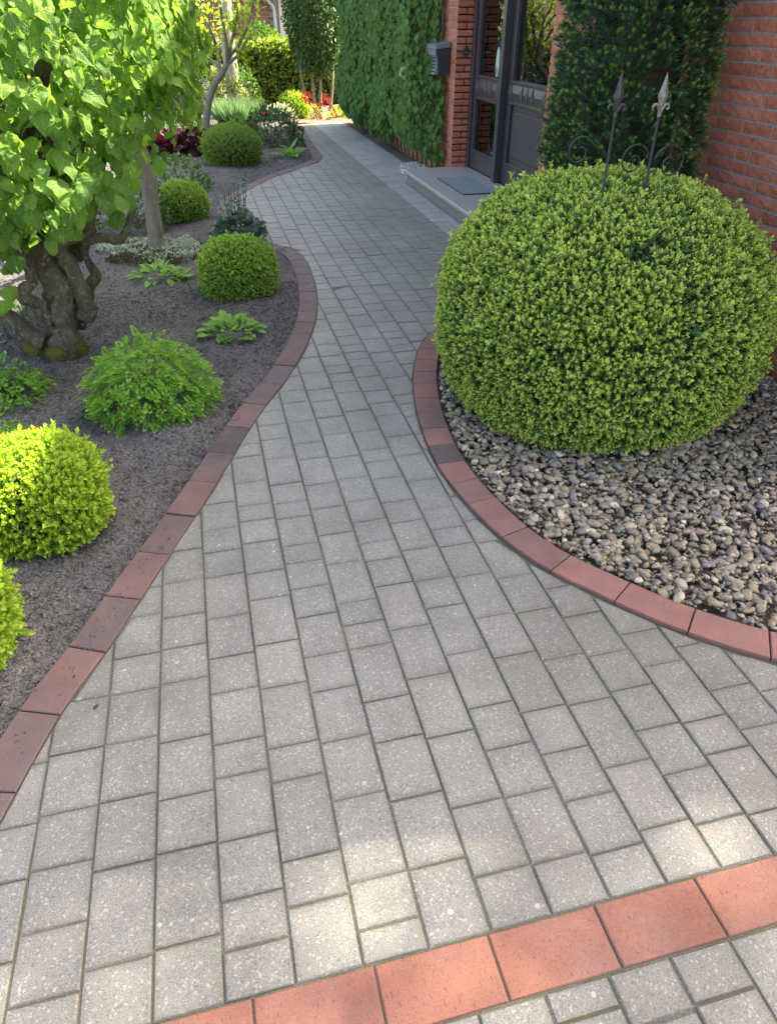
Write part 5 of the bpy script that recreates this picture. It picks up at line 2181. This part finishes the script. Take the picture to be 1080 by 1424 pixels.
# lavender: many upright shoots
t = thing('lavender_bush', 'grey green bushy lavender with upright shoots in front of the dark hedge', 'lavender', (.75, 14.0, 0))
n = 1500
a, r = rng.uniform(0, 6.283, n), np.sqrt(rng.random(n))
base = np.c_[.78 + .28 * r * np.cos(a), 14.0 + .25 * r * np.sin(a), np.zeros(n)]
d = nrm(np.c_[.75 * r * np.cos(a), .7 * r * np.sin(a), np.ones(n)] + jit(n, .1))
T = dict(v=np.array([(-.006, 0, 0), (.006, 0, 0), (.007, .6, .0), (0, 1, 0), (-.007, .6, 0)]), f=[(0, 1, 2, 3, 4)], tip=np.zeros(5), var=np.zeros(5))
M = frames(d, jit(n, 1), 1.0)
L_ = rng.uniform(.28, .5, n)
M = M * np.stack([np.ones(n), L_, np.ones(n)], 1)[:, None, :]
mb = MB()
mb.scatter(T, M, base)
part('shoots', mb.mesh('shoots', MT['lavender']), t, kind='stuff')
part('branches', core((.78, 14.0, .0), (.36, .3, .28), -.005, 1, 2, 3), t)

# thin forked tree with fresh yellow leaves
ft = thing('forked_tree', 'slim bare forked tree with sparse fresh yellow green leaves beside the maroon plants', 'tree', (.2, 12.37, 0))
mb = MB()
tk = [at_y(x, y, 12.37) for x, y in ((288, 199), (288, 190), (287, 165), (291, 140), (298, 118), (310, 100), (316, 88))]
tube(mb, catmull(tk, 4), [.075, .06, .054, .052, .05, .044, .036], 10, .2, 5)
part('trunk', mb.mesh('trunk', MT['bark_grey'], True), ft)
lims = [[(316, 88), (322, 60), (328, 30), (332, 0), (335, -50)], [(316, 88), (315, 60), (310, 30), (306, 0), (303, -50)], [(308, 102), (303, 75), (298, 45), (294, 10), (290, -40)],
        [(318, 80), (332, 62), (345, 35), (352, 5), (358, -30)], [(314, 90), (330, 78), (340, 62), (352, 40)], [(311, 98), (300, 88), (288, 80), (276, 60), (268, 40)], [(300, 60), (290, 35), (280, 15), (272, -20)]]
tips = []
for i, lm in enumerate(lims):
    mb = MB()
    pts = catmull([at_y(x, y, 12.37 + random.uniform(-.3, .3) * k) for k, (x, y) in zip((0, .5, 1, 1.4, 1.7), lm)], 4)
    tube(mb, pts, [.028, .012], 7, .15, i)
    for s_ in range(5):
        b = pts[random.randrange(5, len(pts))]
        e = b + rng.normal(0, .14, 3) + np.array([0, 0, .12])
        tube(mb, [b, (b + e) / 2, e], [.009, .004], 5)
        tips.append(e)
    tips += list(pts[6:])
    part('limb', mb.mesh('limb', MT['bark_grey'], True), ft)
tips = np.array(tips)
n = 520
P = tips[rng.integers(0, len(tips), n)] + jit(n, .07)
mb = MB()
for q in range(3):
    w = slice(q, None, 3)
    m_ = len(P[w])
    mb.scatter(BIGO[q], frames(jit(m_, 1) + np.array([0, 0, -.3]), nrm(jit(m_, .6) + np.array([0, 0, 1])), rng.uniform(.6, 1.1, m_)), P[w])
part('crown', mb.mesh('crown', MT['yellow_tree'], True), ft, kind='stuff')


# =================================================================== FAR END
def hedge(name, label, x0, x1, y0, y1, z, n, seed, matn='hedge', temps=None, group=None):
    t = thing(name, label, 'hedge', ((x0 + x1) / 2, (y0 + y1) / 2, 0), group)
    mb = MB()
    box(mb, (x0 + .1, y0 + .1, -.05), (x1 - .1, y1 - .1, z - .1))
    part('branches', mb.mesh('branches', MT['twig']), t)
    mb = MB()
    A = {'f': (x1 - x0) * z, 't': (x1 - x0) * (y1 - y0), 's': (y1 - y0) * z}
    tot = A['f'] * 2 + A['t'] + A['s'] * 2
    temps = temps or SPR_HEDGE
    for face in ('front', 'back', 'top', 'l', 'r'):
        m = int(n * {'front': A['f'], 'back': A['f'] * .4, 'top': A['t'] * 1.3, 'l': A['s'], 'r': A['s']}[face] / tot)
        u, v = rng.random(m), rng.random(m)
        if face in ('front', 'back'):
            P = np.c_[x0 + u * (x1 - x0), np.full(m, y0 if face == 'front' else y1), v * z]
            N = np.tile([0, -1.0 if face == 'front' else 1.0, 0], (m, 1))
        elif face == 'top':
            P = np.c_[x0 + u * (x1 - x0), y0 + v * (y1 - y0), np.full(m, z)]
            N = np.tile([0, 0, 1.0], (m, 1))
        else:
            P = np.c_[np.full(m, x0 if face == 'l' else x1), y0 + u * (y1 - y0), v * z]
            N = np.tile([-1.0 if face == 'l' else 1.0, 0, 0], (m, 1))
        P = P + N * (.09 * (fbm(P, 2.6, seed) - .5) + rng.normal(-.03, .03, m))[:, None]
        M = frames(nrm(N + np.array([0, 0, .3]) + jit(m, .5)), jit(m, 1), rng.uniform(.7, 1.25, m))
        for q in range(len(temps)):
            mb.scatter(temps[q], M[q::len(temps)], P[q::len(temps)])
    part('foliage', mb.mesh('foliage', MT[matn]), t, kind='stuff')
    return t


hedge('clipped_hedge', 'clipped dark hedge with sunlit top edge closing the far end of the path', 1.25, 4.6, 17.05, 17.75, 1.07, 7000, 3)
hedge('clipped_hedge', 'lower shaded hedge behind the lavender and the forked tree', -6.0, 1.15, 17.3, 18.0, 1.05, 9000, 5)
# sunlit post-like trunk in front of the hedge
pt = thing('pale_trunk_tree', 'straight pale sunlit tree trunk in front of the far hedge', 'tree', tuple(at_y(326, 128, 16.2) * np.array([1, 1, 0])))
mb = MB()
b = at_y(325, 125, 16.2)
tube(mb, catmull([(b[0], 16.2, -.05), (b[0], 16.2, .5), (b[0] - .01, 16.2, 1.2), (b[0] + .02, 16.2, 2.0), (b[0], 16.25, 3.2)], 4), [.16, .135, .13, .12, .1], 12, .06, 3)
part('trunk', mb.mesh('trunk', MT['bark_pale'], True), pt)
P2, d2_ = crown_points(1300, np.array([b[0], 16.3, 3.5]), np.array([1.1, 1.1, 1.1]), 5, lambda P, d: P[:, 2] > 2.5)
n = len(P2)
mb = MB()
for q in range(3):
    m_ = len(P2[q::3])
    mb.scatter(SIMPLE[q], frames(jit(m_, 1), nrm(jit(m_, .6) + np.array([0, 0, 1])), rng.uniform(.8, 1.4, m_)), P2[q::3])
part('crown', mb.mesh('crown', MT['yellow_tree'], True), pt, kind='stuff')

# multi-stem tree at the end of the path
ms = thing('multi_stem_tree', 'multi stemmed small tree with narrow glossy leaves at the far end of the path', 'tree', (2.4, 15.6, 0))
mb = MB()
for (bx0, tx0, ty) in ((2.26, 1.98, 15.5), (2.38, 2.3, 15.8), (2.48, 2.55, 15.4), (2.66, 2.9, 15.7)):
    m1 = MB()
    tube(m1, catmull([(bx0, 15.6, -.04), ((bx0 * 2 + tx0) / 3, 15.6, .45), (tx0 * .6 + bx0 * .4, ty, 1.0), (tx0, ty, 1.9)], 4), [.036, .026, .022, .018], 8, .15, int(bx0 * 100))
    part('trunk', m1.mesh('trunk', MT['bark_grey'], True), ms)
P2, d2_ = crown_points(8000, np.array([2.45, 15.55, 1.62]), np.array([.52, .5, 1.05]), 15, lambda P, d: (P[:, 2] > .6 + .12 * np.sin(P[:, 0] * 9)))
P3, d3_ = crown_points(3500, np.array([2.45, 15.55, 1.65]), np.array([.42, .38, .9]), 16, lambda P, d: (P[:, 2] > .7))
P2, d2_ = np.vstack([P2, P3]), np.vstack([d2_, d3_])
mb = MB()
for q in range(3):
    m_ = len(P2[q::3])
    mb.scatter(SIMPLE[q], frames(nrm(d2_[q::3] * .6 + np.array([0, 0, -.35]) + jit(m_, .5)), nrm(d2_[q::3] + jit(m_, .4)), rng.uniform(.6, 1.1, m_)), P2[q::3])
part('crown', mb.mesh('crown', MT['willow'], True), ms, kind='stuff')

# red plumes in the sunny bed
for (px, py, dx, lab) in ((433, 158, -.18, 'red feathery plume plant left of its twin in the sunny far bed'), (455, 158, -.12, 'red feathery plume plant nearest the climbing plant in the sunny far bed')):
    c = at_g(px + 12, py + 8)
    t = thing('red_plume_plant', lab, 'plant', tuple(c), 'red plume plants')
    mb = MB()
    for q in range(4):
        b = c + np.array([random.gauss(0, .04), random.gauss(0, .05), 0])
        e = b + np.array([dx * random.uniform(.9, 2.0), random.gauss(0, .06), random.uniform(.22, .42)])
        pts = catmull([b, b + (e - b) * np.array([.35, .5, .6]), e], 5)
        m1 = MB()
        tube(m1, pts, [.010, .006], 5)
        m1.add(*(lambda V, F: (V * np.array([.012, .012, .03]) + e, F))(*ico(1)), .6)
        n_ = 36
        PP = e + jit(n_, .03)
        lv, lf = leaf6(.035, .012)
        m1.scatter(dict(v=lv, f=lf, tip=np.zeros(6), var=np.zeros(6)), frames(nrm((e - b) + jit(n_, .25)), jit(n_, 1), rng.uniform(.6, 1.2, n_)), PP)
        part('plume', m1.mesh('plume', MT['red_petal']), t)
LP('yellow_tuft', 'pale yellow green tuft on the sunny soil beside the golden ball', (2.2, 14.75), (.17, .14, .2), 160, OVAL, 'yellow_tree', 61, up=.8)
LP('yellow_tuft', 'pale yellow green tuft on the sunny soil under the red plumes', (2.62, 14.6), (.16, .12, .15), 150, OVAL, 'yellow_tree', 62, up=.8)
LP('yellow_tuft', 'pale yellow green tuft on the sunny soil at the foot of the climbing plant', (2.85, 14.5), (.13, .12, .2), 140, OVAL, 'yellow_tree', 63, up=.8)
LP('dark_cone_shrub', 'dark blue green conifer beside the hazel crown', (-.1, 14.6), (.42, .5, 1.9), 1500, NARROW, 'conifer_blue', 64, cat='conifer', up=.1, s=(.7, 1.3))
LP('variegated_shrub', 'cream variegated shrub behind the lavender', (.72, 16.3), (.45, .35, .75), 900, BIGO, 'variegated', 65, cat='shrub', up=.5)
LP('upright_green_shrub', 'narrow green shrub between the pale trunk and the dark hedge', (1.12, 16.0), (.3, .28, .75), 700, OVAL, 'shrub', 66, cat='shrub', up=.7)
LP('round_bush', 'round dark green bush in front of the far brick house', (2.35, 25.0, .35), (.65, .6, .95), 900, BIGO, 'shrub', 67, cat='bush', up=.5, s=(1.2, 2))
LP('sunlit_bush', 'sunlit yellow green bush beyond the hedge, left of the far house', (-.6, 21.0), (1.4, 1.2, 2.3), 2600, SIMPLE, 'yellow_tree', 68, cat='bush', up=.5, s=(1.0, 1.8))
LP('sunlit_bush', 'pale sunlit bush far beyond the lower hedge behind the hazel', (-3.2, 20.5), (1.7, 1.2, 2.9), 2800, SIMPLE, 'variegated', 69, cat='bush', up=.5, s=(1.0, 1.8))
LP('sunlit_bush', 'broad green bush standing behind the twisted hazel', (-2.9, 11.5), (1.2, 1.2, 1.7), 2200, SIMPLE, 'shrub', 70, cat='bush', up=.5, s=(1.0, 1.6))

# far house
fh = thing('far_house', 'distant brick house with grey downpipe and cream pilaster beyond the hedge', 'house', (2.5, 27, 0))
mb = MB()
box(mb, (-.8, 26.0, -.1), (3.0, 31, 3.4))
MT['far_brick'] = plain('brown_brick', (.23, .085, .06), .85, 0, .3, 6)
part('wall', mb.mesh('wall', MT['mortar']), fh)
mb = MB()
for ci in range(24):
    for q in range(15):
        x = -.78 + q * .252 + (ci % 2) * .126
        if x + .24 < 2.98:
            box(mb, (x, 25.988, .7 + ci * .1), (x + .235, 26.02, .7 + ci * .1 + .085), 0)
part('brick', mb.mesh('brick', MT['far_brick']), fh, kind='stuff')
mb = MB()
box(mb, (3.01, 25.92, -.1), (3.32, 31, 3.4))
part('pilaster', mb.mesh('pilaster', MT['cream']), fh)
mb = MB()
box(mb, (3.33, 26.1, -.1), (7.5, 31, 3.4))
part('side_wall', mb.mesh('side_wall', MT['cream']), fh)
mb = MB()
box(mb, (3.45, 26.04, .3), (4.6, 26.098, 2.4))
sh = part('shutter', mb.mesh('shutter', MT['box_grey']), fh)
mb = MB()
for q in range(30):
    box(mb, (3.47, 26.015, .34 + q * .068), (4.58, 26.045, .34 + q * .068 + .05))
part('slat', mb.mesh('slat', MT['anthracite']), sh, kind='stuff')
mb = MB()
tube(mb, catmull([(2.45, 25.7, 2.12), (2.56, 25.72, 1.98), (2.72, 25.8, 1.84), (2.84, 25.86, 1.70), (2.86, 25.88, 1.4), (2.88, 25.88, .3), (2.88, 25.88, -.05)], 4), .055, 10)
part('downpipe', mb.mesh('downpipe', MT['zinc'], True), fh)
mb = MB()
V = [(-1.4, 25.5, 2.1), (8, 25.5, 2.1), (8, 28.5, 5), (-1.4, 28.5, 5), (-1.4, 25.5, 2.25), (8, 25.5, 2.25), (8, 28.5, 5.2), (-1.4, 28.5, 5.2), ]
mb.add(V, [(0, 3, 2, 1), (4, 5, 6, 7), (0, 1, 5, 4), (1, 2, 6, 5), (2, 3, 7, 6), (3, 0, 4, 7)])
part('roof', mb.mesh('roof', MT['roof']), fh)

# unseen tree, crown shaped to break up the sun on the near paving
st = thing('dapple_tree', 'unseen tall tree behind the brick house, crown shaped to dapple the sun', 'tree', (11.0, 3.2, 0))
mb = MB()
tube(mb, catmull([(11.0, 3.2, -.1), (11.02, 3.2, 4), (11.0, 3.15, 9), (11.0, 3.1, 13)], 4), [.22, .17, .12, .05], 10, .1, 2)
part('trunk', mb.mesh('trunk', MT['bark_grey'], True), st)
P2, d2_ = crown_points(10500, np.array([11.0, 3.05, 13.0]), np.array([1.6, .95, 1.9]), 25, lambda P, d: fbm(P, 1.5, 77, 2) > .36)
mb = MB()
for q in range(3):
    m_ = len(P2[q::3])
    mb.scatter(SIMPLE[q], frames(jit(m_, 1), nrm(jit(m_, .6) + np.array([0, 0, 1])), rng.uniform(1.2, 2.0, m_)), P2[q::3])
part('crown', mb.mesh('crown', MT['lime'], True), st, kind='stuff')

# a dry leaf on the paving
c = at_g(131, 988)
mb = MB()
lv, lf, lu = leaf_grid(.022, .010, 3, .1, .2, .2, .1, 9)
M = frames(np.array([[.6, .8, 0]]), np.array([[.1, 0, 1.0]]), 1.0)
mb.scatter(dict(v=lv, f=lf, tip=np.zeros(len(lv)), var=np.zeros(len(lv))), M, np.array([c + np.array([0, 0, .006])]))
single('dry_leaf', mb.mesh('dry_leaf', MT['twig']), 'small dark dry leaf lying on the pavers near the soil bed edging', 'leaf')
